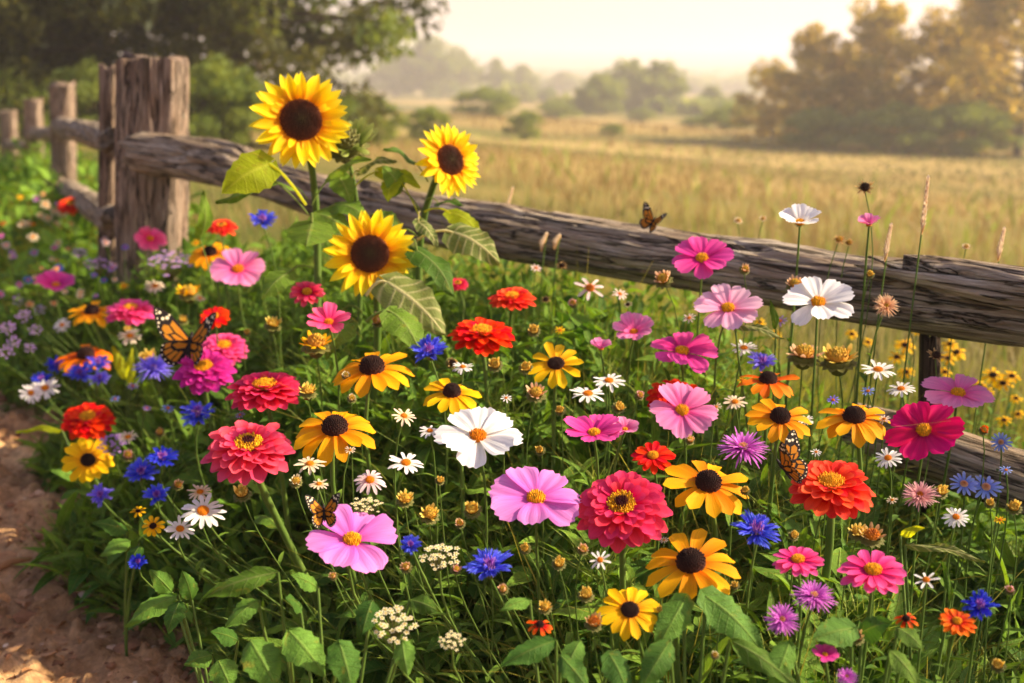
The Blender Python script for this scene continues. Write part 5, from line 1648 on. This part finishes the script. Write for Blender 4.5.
# buds: x, y, width, petal material
for x, y, w, asp, m, desc, kw in (
    (242, 493, 17, .7, 'bud_yellow', "yellow half open bud", {}), (296, 481, 12, .9, 'cream_floret', "pale closed bud", {}), (430, 514, 18, .8, 'bud_yellow', "yellow half open bud", {'open': .3}),
    (472, 509, 17, .85, 'bud_yellow', "yellow half open bud", {}), (460, 523, 10, .9, 'bud_peach', "small closed bud", {}), (405, 499, 16, .7, 'bud_yellow', "open yellow bud", {'open': .5}),
    (378, 320, 14, .8, 'bud_peach', "peach bud", {}), (273, 324, 16, .5, 'bud_yellow', "yellow half open bud", {'open': .4}), (316, 343, 27, .4, 'rud_yellow', "flat yellow flower", {'open': .8}),
    (308, 391, 17, .5, 'bud_yellow', "yellow half open bud", {'open': .3}), (495, 364, 14, .9, 'bud_yellow', "yellow closed bud", {}), (452, 363, 11, 1., 'dry_bract', "dry brown bud", {'disc': 'd_dark'}),
    (534, 330, 12, .9, 'bud_yellow', "round yellow bud", {}), (526, 367, 13, .9, 'bud_yellow', "round yellow bud", {}), (536, 393, 18, .7, 'bud_peach', "rusty half open bud", {'open': .5}),
    (619, 407, 12, .9, 'bud_yellow', "yellow closed bud", {}), (663, 279, 17, .8, 'bud_peach', "orange half open bud", {'open': .3}), (745, 269, 10, .9, 'bud_peach', "small round bud", {}),
    (795, 284, 16, .6, 'bud_peach', "orange half open bud", {'open': .4}), (870, 274, 8, .9, 'bud_yellow', "tiny yellow bud", {}), (804, 354, 28, .45, 'bud_peach', "open peach bud", {'open': .7}),
    (838, 358, 32, .45, 'bud_yellow', "open peach yellow bud", {'open': .6}), (559, 563, 13, .9, 'bud_yellow', "yellow closed bud", {}), (525, 548, 11, .9, 'bud_yellow', "yellow closed bud", {}),
    (583, 549, 11, .9, 'bud_peach', "rusty closed bud", {}), (586, 594, 15, .8, 'bud_yellow', "yellow half open bud", {}), (594, 622, 17, .8, 'dry_bract', "withered yellow bud", {'disc': 'd_rust'}),
    (545, 607, 13, .8, 'bud_yellow', "yellow half open bud", {'open': .3}), (406, 567, 11, .9, 'bud_peach', "brown closed bud", {}), (456, 569, 10, .9, 'dusty', "pink closed bud", {}),
    (503, 589, 10, .9, 'bud_peach', "brown closed bud", {}), (333, 576, 8, .9, 'bud_peach', "small orange bud", {}), (858, 532, 17, .7, 'bud_yellow', "withered yellow bud", {'open': .4}),
    (872, 536, 22, .6, 'dry_bract', "withered straw coloured bud", {'open': .5, 'disc': 'd_rust'}), (857, 637, 14, .8, 'dry_bract', "withered brown bud", {'disc': 'd_dark'}), (794, 535, 10, .9, 'bud_yellow', "yellow closed bud", {}),
    (998, 665, 13, .9, 'bud_yellow', "yellow closed bud", {}), (941, 491, 14, .8, 'bud_yellow', "yellow half open bud", {}), (990, 503, 10, .8, 'bud_yellow', "small yellow bud", {}),
    (1014, 507, 14, .8, 'bud_yellow', "yellow half open bud", {}), (178, 485, 10, .8, 'bud_peach', "orange half open bud", {'open': .4}), (160, 432, 9, .9, 'dry_bract', "dry round bud", {}),
    (183, 320, 10, .6, 'bud_yellow', "small yellow bud", {}), (189, 292, 20, .4, 'rud_yellow', "flat yellow flower", {'open': .7}), (148, 357, 16, .6, 'bud_yellow', "yellow half open bud", {'open': .5}),
    (247, 332, 7, .9, 'bud_yellow', "tiny yellow bud", {}), (830, 492, 19, .9, 'cream_floret', "pale green bristly bud", {'disc': 'calyx'}), (640, 395, 9, .9, 'dusty', "dark pink bud", {}),
    (573, 303, 9, .9, 'dusty', "dark pink bud", {}), (908, 318, 10, .8, 'dusty', "pink side-on bud", {}), (984, 430, 9, .9, 'gaillardia', "dark red round bud", {}), (128, 455, 11, .9, 'dusty', "pink closed bud", {}),
    (128, 330, 9, .7, 'bud_yellow', "tiny yellow bud", {}), (540, 450, 10, .9, 'bud_yellow', "yellow closed bud", {}), (560, 410, 10, .9, 'bud_yellow', "yellow closed bud", {}), (715, 655, 8, .9, 'cream_floret', "tiny pale bud", {}),
    (1010, 590, 9, .9, 'dusty', "dull pink bud", {}), (440, 480, 9, .9, 'bud_yellow', "tiny yellow bud", {}), (352, 398, 9, .9, 'cream_floret', "tiny pale bud", {}), (346, 375, 8, .9, 'cream_floret', "tiny pale bud", {}),
    (660, 610, 9, .9, 'bud_yellow', "yellow closed bud", {}), (745, 490, 9, .9, 'bud_yellow', "tiny yellow bud", {}), (690, 440, 9, .8, 'bud_peach', "small orange bud", {}), (735, 585, 8, .9, 'bud_yellow', "tiny yellow bud", {}),
):
    fd = 1.5 if y < 300 and x > 640 else None
    F_('bud', x, y, w, asp, m, auto_label(desc, x, y), None, d=fd, unique=False, yaw=random.uniform(-30, 30), **kw)

for x, y, w, m, desc in ((133, 386, 11, 'lavender', "pale lilac filler flower"), (168, 408, 13, 'corn_sky', "pale blue filler flower"), (147, 408, 9, 'lavender', "pale lilac filler flower"), (115, 399, 10, 'corn_sky', "pale blue filler flower"),
                         (112, 268, 10, 'lavender', "pale lilac filler flower"), (200, 298, 11, 'daisy_cream', "cream filler daisy"), (196, 243, 10, 'rud_yellow', "small yellow filler flower"), (689, 318, 14, 'cone_blush', "pale pink filler flower"),
                         (780, 321, 15, 'lavender', "pale lilac filler flower"), (833, 400, 13, 'corn_violet', "lilac blue filler flower"), (868, 391, 14, 'corn_sky', "pale blue filler flower"), (884, 419, 13, 'daisy_white', "small white filler daisy"),
                         (716, 407, 12, 'daisy_cream', "cream filler daisy"), (620, 294, 16, 'cone_blush', "pale pink filler flower"), (536, 268, 12, 'cone_blush', "pale pink filler flower"), (506, 398, 12, 'daisy_white', "small white filler daisy"),
                         (350, 450, 11, 'daisy_cream', "cream filler daisy"), (240, 415, 10, 'lavender', "pale lilac filler flower"), (664, 540, 9, 'daisy_cream', "cream filler daisy"), (1006, 470, 12, 'corn_sky', "pale blue filler flower"), (816, 452, 11, 'daisy_white', "small white filler daisy"),
                         (892, 500, 11, 'daisy_cream', "cream filler daisy"), (1000, 520, 12, 'rud_yellow', "small yellow filler flower"), (560, 330, 11, 'rud_yellow', "small yellow filler flower"), (742, 380, 10, 'rud_yellow', "small yellow filler flower")):
    F_('daisy', x, y, w, 0.7, m, auto_label(desc, x, y), None, unique=False, cat='wildflower', n=10, yaw=random.uniform(-30, 30))

# seed heads against the field and rail
for x, y, w, d, lab in ((865, 188, 19, 1.52, "spiky brown seed head on a tall stalk above the small pink cup"), (936, 356, 17, 1.45, "dark dry seed head below the long rail by the thin stake"),
                        (562, 266, 11, 1.8, "dark seed head left of the blush coneflower"), (546, 300, 11, 1.75, "dark round seed head right of the coral zinnia under the rail"),
                        (738, 221, 9, 1.9, "pale fluffy seed head above the rail right of the magenta cosmos"), (763, 219, 8, 1.9, "pale fluffy seed head left of the white cosmos above the rail"),
                        (839, 240, 13, 1.6, "pale seed head on the left of the small pair above the rail"), (849, 243, 10, 1.6, "pale seed head on the right of the small pair above the rail"),
                        (966, 247, 9, 1.6, "pale seed head above the rail's stepped end"), (628, 305, 9, 1.7, "dark red seed head above the cupped double pink cosmos")):
    F_('seedhead', x, y, w, 0.7, 'dry_bract' if w > 9 else 'daisy_cream', lab, None, d=d, foot=x + random.uniform(-6, 6), unique=False, disc='d_bud' if 'pale' in lab else 'd_dark')


def grass_spike(x, y, ytop, d, lab, lean=6):
    b = at(x - lean, y + 120, d); top = at(x + lean, ytop, d); mid = at(x, y, d)
    base = Vector((b.x, mid.y + 0.02, land1(b.x, mid.y)))
    root = empty("grass_spike", base, lab, "grass spike", "seeding grass spikes above the rail")
    mb = MB(); pts = bezier(Vector((0, 0, 0)), Vector((0, 0, (mid - base).z * .6)), (mid - base), top - base, 12)
    tube_mb(mb, pts, [0.0011] * 13, 6); mb.build("stalk", M['stem'], root)
    sp = MB()
    for k in range(46):
        s = k / 46
        p = (mid - base).lerp(top - base, s)
        a = k * 2.4
        dd = Vector((math.cos(a) * .6, math.sin(a) * .6, 0.9)).normalized()
        sub = MB(); petal(sub, 0, 0.017 * (1.1 - s * .6), 0.005, 0, 0.5, 0.2, 'point', 0.4, 3, 1)
        q = dd.to_track_quat('X', 'Z').to_matrix()
        sp.add([tuple(q @ Vector(v) + p) for v in sub.v], sub.f, sub.pc)
    sp.build("seed_spike", M['daisy_cream'], root)


for x, y, yt, d, lab in ((922, 235, 180, 1.5, "tall feathery grass spike right of the small pink cup above the rail"), (998, 262, 232, 1.55, "thick grass spike above the rail's stepped end near the frame edge"),
                         (885, 262, 228, 1.52, "short pale grass spike just below the small pink cup"), (541, 252, 236, 1.9, "thin grass spike before the rail, left of the blush coneflower"),
                         (554, 250, 238, 1.9, "thin grass spike before the rail, nearer the blush coneflower"), (507, 215, 190, 2.3, "blurred grass spike above the long rail, right of the sideways sunflower")):
    grass_spike(x, y, yt, d, lab)

# blurred small flowers far back on the left, and yellow ones beyond the fence
rng2 = random.Random(3)
for x, y, w, m, desc in ((45, 204, 11, 'daisy_cream', "blurred cream daisy"), (54, 211, 9, 'daisy_cream', "blurred cream daisy"), (62, 213, 12, 'daisy_cream', "blurred cream daisy"), (48, 218, 11, 'daisy_cream', "blurred cream daisy"),
                         (40, 215, 8, 'daisy_cream', "blurred cream daisy"), (56, 224, 10, 'daisy_cream', "blurred cream daisy"), (22, 224, 10, 'daisy_cream', "blurred cream daisy"), (66, 205, 8, 'daisy_cream', "blurred cream daisy"),
                         (33, 237, 12, 'daisy_cream', "blurred cream daisy"), (58, 243, 9, 'daisy_cream', "blurred cream daisy"), (73, 206, 7, 'rud_deep', "blurred orange flower"), (20, 197, 7, 'rud_yellow', "blurred yellow flower"),
                         (33, 224, 6, 'rud_deep', "blurred orange flower"), (6, 245, 10, 'cone_blush', "blurred blush flower"), (36, 199, 7, 'lavender', "blurred lilac flower"), (58, 204, 6, 'lavender', "blurred lilac flower"),
                         (58, 268, 11, 'corn_deep', "blurred blue flower"), (28, 280, 10, 'corn_deep', "blurred blue flower"), (94, 275, 7, 'corn_violet', "blurred violet flower"), (104, 280, 7, 'corn_deep', "blurred blue flower"),
                         (125, 247, 8, 'corn_blue', "blurred blue flower"), (106, 243, 9, 'cone_blush', "blurred blush flower"), (30, 304, 10, 'bud_peach', "blurred orange flower"), (54, 303, 8, 'bud_peach', "blurred orange flower"),
                         (124, 286, 9, 'rud_yellow', "blurred yellow flower"), (3, 223, 7, 'zin_coral', "blurred coral flower"), (12, 252, 7, 'lavender', "blurred lilac flower")):
    dd = depth_for(x, y)
    dd = max(dd, {True: 4.2, False: dd}[y < 232])
    F_('daisy', x, y, w, 0.75, m, auto_label(desc, x, y), None, d=dd, unique=False, cat='wildflower', foot=x + rng2.uniform(-4, 8), n=10)
for k in range(34):
    x, y = rng2.uniform(0, 118), rng2.uniform(190, 300)
    m, nm_ = rng2.choice((('lavender', "tiny blurred lilac flower"), ('cone_blush', "tiny blurred pinkish flower"), ('daisy_cream', "tiny blurred cream flower"), ('bud_peach', "tiny blurred orange flower"), ('aster', "tiny blurred purple flower")))
    F_('daisy', x, y, rng2.uniform(5, 9), 0.8, m, auto_label(nm_, x, y), None, d=depth_for(x, y) if y > 232 else max(4.2, depth_for(x, y)), unique=False, cat='wildflower', foot=x + rng2.uniform(-4, 8), n=10)
for k, (x, y, w) in enumerate(((905, 345, 17), (897, 357, 15), (906, 372, 14), (950, 344, 13), (956, 352, 18), (948, 358, 14), (993, 375, 19), (1003, 383, 16), (986, 392, 13), (1012, 376, 14), (945, 372, 12), (970, 398, 13), (980, 385, 12),
                               (1018, 414, 11), (1004, 420, 12), (918, 330, 12), (760, 322, 10), (776, 334, 10), (852, 334, 11), (868, 342, 10), (1016, 398, 11), (902, 388, 11))):
    F_('rudbeckia', x, y, w * 1.25, 0.7, 'rud_yellow', auto_label("blurred yellow wildflower beyond the fence", x, y), None, d=rng2.uniform(1.95, 2.2), unique=False, cat='wildflower', n=9, cone=0.12)

# ------------------------------------------------------------------ low leafy plants at the front
def leafy_plant(lab, root_px, d, leaves, group="low leafy plants along the bed's front"):
    p = at(*root_px, d); rt = empty("leafy_plant", (p.x, p.y, land1(p.x, p.y)), lab, "plant", group)
    foot = Vector((p.x, p.y, rt.location.z))
    mbs = MB()
    for (bx, by, tx, ty, w, dd, mat, heart) in leaves:
        b = at(bx, by, dd); t_ = at(tx, ty, dd - 0.015)
        leaf_obj(rt, b, t_, px(w * 0.86, dd), (random.uniform(-.2, .2), -0.55, 0.85), mat, 0.10, 0.22, heart=heart, nL=12, nW=4, serr=0.07)
        pts = bezier(Vector((0, 0, 0)), Vector((0, 0, max(.02, (b - foot).z * .5))), (b - foot) * 0.8 + Vector((0, 0, 0.01)), b - foot, 8)
        tube_mb(mbs, pts, [0.0022 - 0.0001 * i for i in range(9)], 6)
    mbs.build("stalk", M['stem'], rt)


LL, LS = 'leaf_low', 'leaf_sun'
leafy_plant("plant with one long pale-striped leaf and broad leaves low in the bed", (300, 668), 1.06, [(278, 572, 202, 599, 30, 1.04, LS, False), (288, 630, 325, 676, 44, 1.0, LL, False), (250, 640, 278, 690, 44, 1.0, LL, False), (258, 600, 225, 628, 26, 1.05, LL, False), (340, 645, 352, 690, 40, 0.98, LL, True)])
leafy_plant("plant with jagged leaves spreading over the dirt path's edge", (215, 660), 1.26, [(178, 595, 124, 626, 26, 1.28, LL, False), (172, 592, 150, 570, 24, 1.3, LL, False), (180, 600, 168, 634, 26, 1.26, LL, False), (192, 600, 182, 570, 22, 1.28, LL, False), (212, 655, 184, 664, 26, 1.2, LL, False), (218, 660, 232, 690, 34, 1.16, LL, False), (238, 640, 210, 632, 24, 1.2, LL, False)])
leafy_plant("plant with dark rounded leaves under the butterfly's lilac cosmos", (330, 690), 1.02, [(318, 588, 290, 575, 22, 1.06, LL, False), (372, 600, 362, 635, 30, 1.04, LL, False), (402, 640, 408, 676, 26, 1.0, LL, False), (300, 606, 286, 598, 26, 1.05, LL, True), (410, 600, 440, 612, 24, 1.05, LS, False)])
leafy_plant("plant with broad ribbed leaves under the largest orange coneflower", (694, 690), 1.0, [(706, 596, 762, 652, 48, 1.02, LL, True), (684, 600, 655, 652, 36, 1.02, LL, True), (730, 640, 800, 690, 30, 0.97, LS, False), (670, 640, 640, 690, 34, 0.97, LL, False)])
leafy_plant("plant with long pointed leaves beneath the low yellow coneflower", (560, 700), 1.0, [(556, 640, 500, 668, 30, 1.0, LL, False), (560, 655, 590, 692, 28, 0.97, LL, False), (580, 640, 562, 680, 26, 0.98, LL, False), (610, 655, 628, 695, 34, 0.97, LL, True), (530, 600, 500, 610, 18, 1.04, LL, False)])
leafy_plant("plant with round leaves around the pink double zinnia's stem", (862, 690), 1.0, [(852, 628, 812, 640, 40, 1.0, LL, True), (862, 632, 892, 622, 34, 1.02, LL, True), (898, 628, 924, 650, 26, 1.0, LS, False), (890, 650, 920, 690, 26, 0.97, LS, False), (790, 640, 770, 690, 30, 0.97, LL, False)])
leafy_plant("plant sending one long lime leaf out over the path by the orange red zinnia", (96, 520), 2.1, [(62, 430, 16, 433, 9, 2.1, 'leaf_lime', False), (100, 440, 96, 470, 16, 2.1, LL, False), (76, 478, 50, 470, 14, 2.0, LL, False), (80, 490, 60, 500, 14, 2.0, LL, False)])
leafy_plant("plant with small oval leaves low by the path below the violet cornflower", (118, 560), 1.62, [(128, 532, 92, 522, 20, 1.6, LL, False), (130, 540, 100, 556, 22, 1.58, LL, False), (140, 536, 150, 512, 18, 1.6, LL, False), (140, 545, 128, 570, 20, 1.56, LL, False)])
leafy_plant("plant with yellowish strap leaves right of the path-side cornflower cluster", (128, 440), 2.25, [(126, 380, 112, 345, 14, 2.25, 'leaf_lime', False), (130, 385, 132, 348, 11, 2.25, 'leaf_lime', False), (134, 392, 150, 365, 10, 2.25, 'leaf', False)])
leafy_plant("plant with a pale folded leaf right of the palest pink cosmos", (775, 420), 1.5, [(735, 325, 785, 340, 13, 1.48, 'leaf_pale', False), (780, 372, 762, 345, 12, 1.5, 'leaf', False), (776, 330, 770, 300, 10, 1.52, 'leaf', False)])
leafy_plant("plant with a long curved dry leaf right of the ragged daisy", (930, 640), 1.15, [(905, 545, 985, 562, 12, 1.16, 'leaf_pale', False), (900, 535, 925, 528, 14, 1.2, 'leaf_lime', False), (950, 600, 940, 560, 10, 1.12, 'leaf', False)])

# ------------------------------------------------------------------ butterflies
def wing_mat():
    t = NT("wing_scales")
    u, v, r, vec = t.pc()
    ns = t.noise(vec, 9.0, 3.0, 0.6)
    c = t.mix(ns, L(255, 136, 12), L(255, 180, 50))
    c = t.mix(t.math('MULTIPLY', u, 0.35, clamp=True), c, L(255, 196, 80))
    t.surface(c, 0.6, 0.2, 0.55)
    return t.m


M['wing_orange'] = wing_mat()
M['wing_black'] = simple_mat("wing_black", L(20, 14, 12), L(34, 22, 18), 300, 0.7, 0.2)
M['wing_pale'] = simple_mat("wing_pale", L(236, 220, 170), L(250, 236, 200), 300, 0.7, 0.2)
M['insect_black'] = simple_mat("insect_black", L(24, 18, 16), L(46, 34, 28), 500, 0.7, 0.3)
FORE = [(0, .03), (.12, .15), (.3, .32), (.55, .54), (.8, .66), (.95, .68), (1.02, .62), (1.0, .5), (.93, .34), (.86, .18), (.76, .02), (.64, -.1), (.45, -.12), (.2, -.08), (0, -.05)]
FORE_C = [[(.06, .03), (.3, .25), (.52, .42), (.56, .3), (.4, .14), (.12, .0)], [(.45, .12), (.6, .28), (.72, .27), (.74, .16), (.62, .04)], [(.12, -.03), (.4, .09), (.5, .06), (.36, -.05)], [(.42, -.06), (.56, .03), (.68, .05), (.62, -.04), (.5, -.09)]]
FORE_P = [(.66, .46, .05), (.76, .42, .045), (.62, .54, .03), (.86, .56, .04), (.84, .3, .03), (.93, .52, .022), (.89, .4, .02), (.83, .2, .02), (.95, .6, .02), (.75, .07, .02)]
HIND = [(0, -.02), (.2, -.04), (.45, -.09), (.62, -.16), (.7, -.3), (.68, -.46), (.58, -.6), (.44, -.7), (.28, -.7), (.14, -.6), (.05, -.4), (0, -.2)]
HIND_C = [[(.06, -.08), (.28, -.09), (.42, -.18), (.3, -.26), (.1, -.2)], [(.46, -.13), (.58, -.2), (.6, -.32), (.46, -.24)], [(.45, -.27), (.6, -.38), (.54, -.48), (.36, -.32)], [(.32, -.31), (.5, -.5), (.4, -.57), (.24, -.34)], [(.2, -.3), (.36, -.58), (.25, -.58), (.12, -.3)]]
HIND_P = [(.64, -.24, .022), (.65, -.36, .022), (.62, -.48, .022), (.53, -.58, .022), (.43, -.65, .022), (.31, -.65, .02), (.2, -.6, .02)]


def butterfly(x, y, d, span, head_px, up, lift_a, lift_b, lab, fold_sweep=0.0):
    """span: one wing's length in metres; head_px: image direction of the body; up: the way the wings' upper side faces"""
    pos = at(x, y, d)
    fw = (RIGHT * head_px[0] - UP * head_px[1] + FWD * head_px[2]).normalized()
    upv = Vector(up); upv = (upv - fw * upv.dot(fw)).normalized()
    sd = fw.cross(upv).normalized()
    root = empty("butterfly", pos, lab, "butterfly", "orange and black butterflies")
    B = Matrix((sd, fw, upv)).transposed()
    mb = MB()
    prof = [(-.42, .012), (-.36, .035), (-.2, .042), (-.05, .04), (.05, .06), (.14, .065), (.2, .045), (.235, .03), (.26, .042), (.30, .03), (.32, .008)]
    tube_mb(mb, [B @ Vector((0, yy * span, 0)) for yy, r in prof], [r * span for yy, r in prof], 10)
    mb.build("body", M['insect_black'], root)
    for s, lift, nm in ((-1, lift_a, 0), (1, lift_b, 1)):
        ca, sa = math.cos(lift), math.sin(lift)
        def W3(u, v, o=0.0):
            dz = 0.05 * math.sin(u * 2.2)
            return tuple(B @ (Vector((s * (u * ca - (o + dz * .5) * sa), v + 0.08 - u * fold_sweep, u * sa + (o + dz * .5) * ca)) * span))
        for nm2, outline, cells, spots, oo in (("forewing", FORE, FORE_C, FORE_P, 0.004), ("hindwing", HIND, HIND_C, HIND_P, -0.004)):
            w = MB()
            def fan(poly, o, mi):
                cx_ = sum(p[0] for p in poly) / len(poly); cy_ = sum(p[1] for p in poly) / len(poly)
                n = len(poly)
                w.add([W3(cx_, cy_, o)] + [W3(px_, py_, o) for px_, py_ in poly], [[0, i + 1, (i + 1) % n + 1] for i in range(n)], [(cx_, cy_, .5)] + [(px_, py_, .5) for px_, py_ in poly], mi)
            fan(outline, oo, 0)
            for off in (oo + 0.007, oo - 0.007):
                for c_ in cells: fan(c_, off, 1)
                for (px_, py_, r_) in spots: fan([(px_ + r_ * math.cos(k * 1.047), py_ + r_ * math.sin(k * 1.047)) for k in range(6)], off, 2)
            w.build(nm2, [M['wing_black'], M['wing_orange'], M['wing_pale']], root)
        an = MB()
        tube_mb(an, bezier(B @ Vector((s * .01, .3, .02)) * span, B @ Vector((s * .06, .45, .06)) * span, B @ Vector((s * .14, .6, .09)) * span, B @ Vector((s * .2, .72, .08)) * span, 8), [0.004 * span] * 7 + [0.012 * span, 0.008 * span], 5)
        an.build("antenna", M['insect_black'], root)
    lg = MB()
    for k in range(6):
        s = -1 if k % 2 else 1; yy = 0.12 - 0.05 * (k // 2)
        tube_mb(lg, [B @ Vector((s * .03, yy, -.03)) * span, B @ Vector((s * .1, yy + .02, -.1)) * span, B @ Vector((s * .12, yy, -.2)) * span], [.006 * span] * 3, 4)
    lg.build("legs", M['insect_black'], root)


butterfly(190, 344, 1.83, 0.064, (0.12, -0.98, 0.2), (0.42, -0.78, 0.5), 0.0, 1.15, "biggest butterfly, wings spread, perched on the purple zinnia")
butterfly(653, 222, 1.80, 0.028, (0.5, -0.85, -0.1), (0.0, -0.95, 0.3), 0.10, 1.1, "tiny butterfly sitting on top of the long rail")
butterfly(324, 512, 1.08, 0.0235, (-0.1, -1.0, 0.25), (0.1, -0.85, 0.6), 0.80, 0.75, "small butterfly perched on the lilac cosmos petal", 0.1)
butterfly(783, 468, 1.12, 0.033, (-0.55, -0.8, 0.1), (0.42, -0.75, 0.5), 1.3, 0.3, "butterfly with one raised wing beside the coral zinnia", 0.0)

# ------------------------------------------------------------------ litter on the path
M['chip'] = simple_mat("wood_chip", L(150, 108, 74, .85), L(206, 160, 112, .85), 60, 0.85, 0.1, 0, 0.6, 0.004)
M['dead_leaf'] = leaf_mat("dead_leaf", L(104, 66, 40), L(214, 158, 102), L(170, 120, 74, .85), 0.2, 0.8, 5.0, (1.2, 1, .7, 1))


def chip(x, y, w, h, lab, kind):
    p = ground_at(x, y); z = path_z(p.x, p.y)
    d = (p - CAM).length
    Lw = px(w, d) / 2; Lh = px(h, d) / 2 * 2.4
    n = 14; rr = random.Random(int(x * 7 + y))
    out = []
    for k in range(n):
        a = k / n * 6.283
        r_ = 1 + rr.uniform(-.22, .16)
        out.append((math.cos(a) * Lw * r_, math.sin(a) * Lh * r_))
    bm = bmesh.new(); th = min(0.012, Lw * 0.28)
    rings = []
    for zz, sc in ((0, 0.92), (th * .6, 1.0), (th, 0.86)):
        rings.append([bm.verts.new((ox * sc, oy * sc, zz + rr.uniform(-.15, .15) * th + (0.12 * Lw * math.sin(ox / Lw * 2 + x)))) for ox, oy in out])
    for a, b in zip(rings, rings[1:]):
        for k in range(n): bm.faces.new([a[k], a[(k + 1) % n], b[(k + 1) % n], b[k]])
    c = bm.verts.new((0, 0, th * 1.05))
    for k in range(n): bm.faces.new([rings[-1][k], rings[-1][(k + 1) % n], c])
    bm.normal_update()
    me = bpy.data.meshes.new(kind); bm.to_mesh(me); bm.free()
    me.materials.append(M['chip'])
    o = link(kind, me); o.location = (p.x, p.y, z + 0.002)
    o.rotation_euler = (rr.uniform(-.2, .3), rr.uniform(-.2, .2), rr.uniform(-.4, .4))
    tag(o, lab, "bark chip", "bark chips on the dirt path")


for x, y, w, h, lab in ((10, 570, 24, 9, "flat pale chip at the frame edge, highest on the path"), (34, 610, 28, 10, "long tawny chip left of the broad one on the path"), (53, 613, 26, 14, "broad pale chip in the sunlit part of the path"),
                        (112, 622, 20, 11, "pale chip alone near the leafy plants at the path's edge"), (76, 603, 18, 9, "narrow tilted chip just behind the broad pale chip"), (96, 608, 18, 6, "thin brown chip between the tilted chip and the bed"),
                        (60, 646, 16, 8, "small tawny chip below the broad pale chip"), (14, 658, 9, 12, "small upright pale flake in the corner of the path"), (48, 541, 11, 4, "small white flake halfway up the path"),
                        (34, 521, 12, 4, "tiny pale flake far up the path"), (115, 596, 12, 5, "tiny reddish chip beside the leafy plant"), (50, 672, 14, 6, "reddish chip nearest the bottom edge")):
    chip(x, y, w, h, lab, "bark_chip")
# twig
a_, b_ = ground_at(-6, 588), ground_at(34, 578)
mb = MB(); tube_mb(mb, [Vector((p.x, p.y, path_z(p.x, p.y) + 0.008)) for p in (a_, a_.lerp(b_, .5), b_)], [0.006, 0.006, 0.003], 7)
tag(mb.build("twig", M['dead_leaf']), "brown twig lying across the path at the frame edge", "twig")
# crumbs of bark and dead leaf nobody could count
n = 11000
k = RNG.integers(0, PX.size, n * 2)
xs, ys, zs = PX.ravel()[k] + RNG.normal(0, .01, n * 2), PY.ravel()[k], PZ.ravel()[k]
ed_ = edge_dist(xs, ys)
ok = (ed_ < 0.1) & (ed_ > -0.95) & (ys < 5) & (ys > 0.8)
xs, ys, zs = xs[ok][:n], ys[ok][:n], zs[ok][:n]; n = len(xs)
d = np.stack([RNG.normal(0, 1, n), RNG.normal(0, 1, n), RNG.normal(0, .18, n)], -1)
nr_ = np.stack([RNG.normal(0, .3, n), RNG.normal(0, .3, n), np.ones(n)], -1)
o = link("litter", bulk("litter", leaf_template(1, 0.45, 3, 1, 0.45, 0.25, 0.9), rotm(d, nr_), np.stack([xs, ys, zs + 0.003], -1), RNG.uniform(0.006, 0.034, n) * (RNG.uniform(0, 1, n) ** 3 + .25), RNG.uniform(0, 1, n), 'dead_leaf'))
tag(o, kind="stuff")

# small clods, stones and bark bits lying all over the path
n = 5200
k = RNG.integers(0, PX.size, n * 2)
xs, ys, zs = PX.ravel()[k] + RNG.normal(0, .01, n * 2), PY.ravel()[k], PZ.ravel()[k]
ed_ = edge_dist(xs, ys)
ok = (ed_ < 0.06) & (ed_ > -0.95) & (ys < 5) & (ys > 0.8)
xs, ys, zs = xs[ok][:n], ys[ok][:n], zs[ok][:n]; n = len(xs)
bm = bmesh.new(); bmesh.ops.create_icosphere(bm, subdivisions=1, radius=1.0)
bv = np.array([v.co[:] for v in bm.verts]); bf = np.array([[v.index for v in f.verts] for f in bm.faces]); bm.free()
S = RNG.uniform(0.003, 0.011, n) * (0.4 + RNG.uniform(0, 1, n) ** 4 * 1.6)
sh = RNG.uniform(0.5, 1.3, (n, 1, 3)) * np.array([1.25, 1.25, 0.6])
jit = RNG.uniform(0.72, 1.25, (n, len(bv), 1))
V = bv[None] * jit * sh * S[:, None, None] + np.stack([xs, ys, zs + S * 0.25], -1)[:, None]
F = (bf[None] + (np.arange(n) * len(bv))[:, None, None]).reshape(-1, 3)
PCc = np.zeros((n, len(bv), 3)); PCc[:, :, 2] = RNG.uniform(0, 1, n)[:, None]
t = NT("clod_earth")
u, v, r, _ = t.pc()
tc = t.n("ShaderNodeTexCoord")
nz = t.noise(tc.outputs["Object"], 160.0, 4.0, 0.7)
c = t.ramp(r, [(0.0, L(96, 66, 46)), (0.5, L(150, 108, 76)), (0.85, L(190, 146, 106)), (1.0, L(214, 190, 160))])
t.surface(t.hsv(c, v=t.math('ADD', t.math('MULTIPLY', nz, 0.9), 0.5)), 0.95, 0.06, normal=t.bump(nz, 0.6, 0.002))
tag(link("clods", np_mesh("clods", V.reshape(-1, 3), F, PCc.reshape(-1, 3), t.m, smooth=False)), kind="stuff")
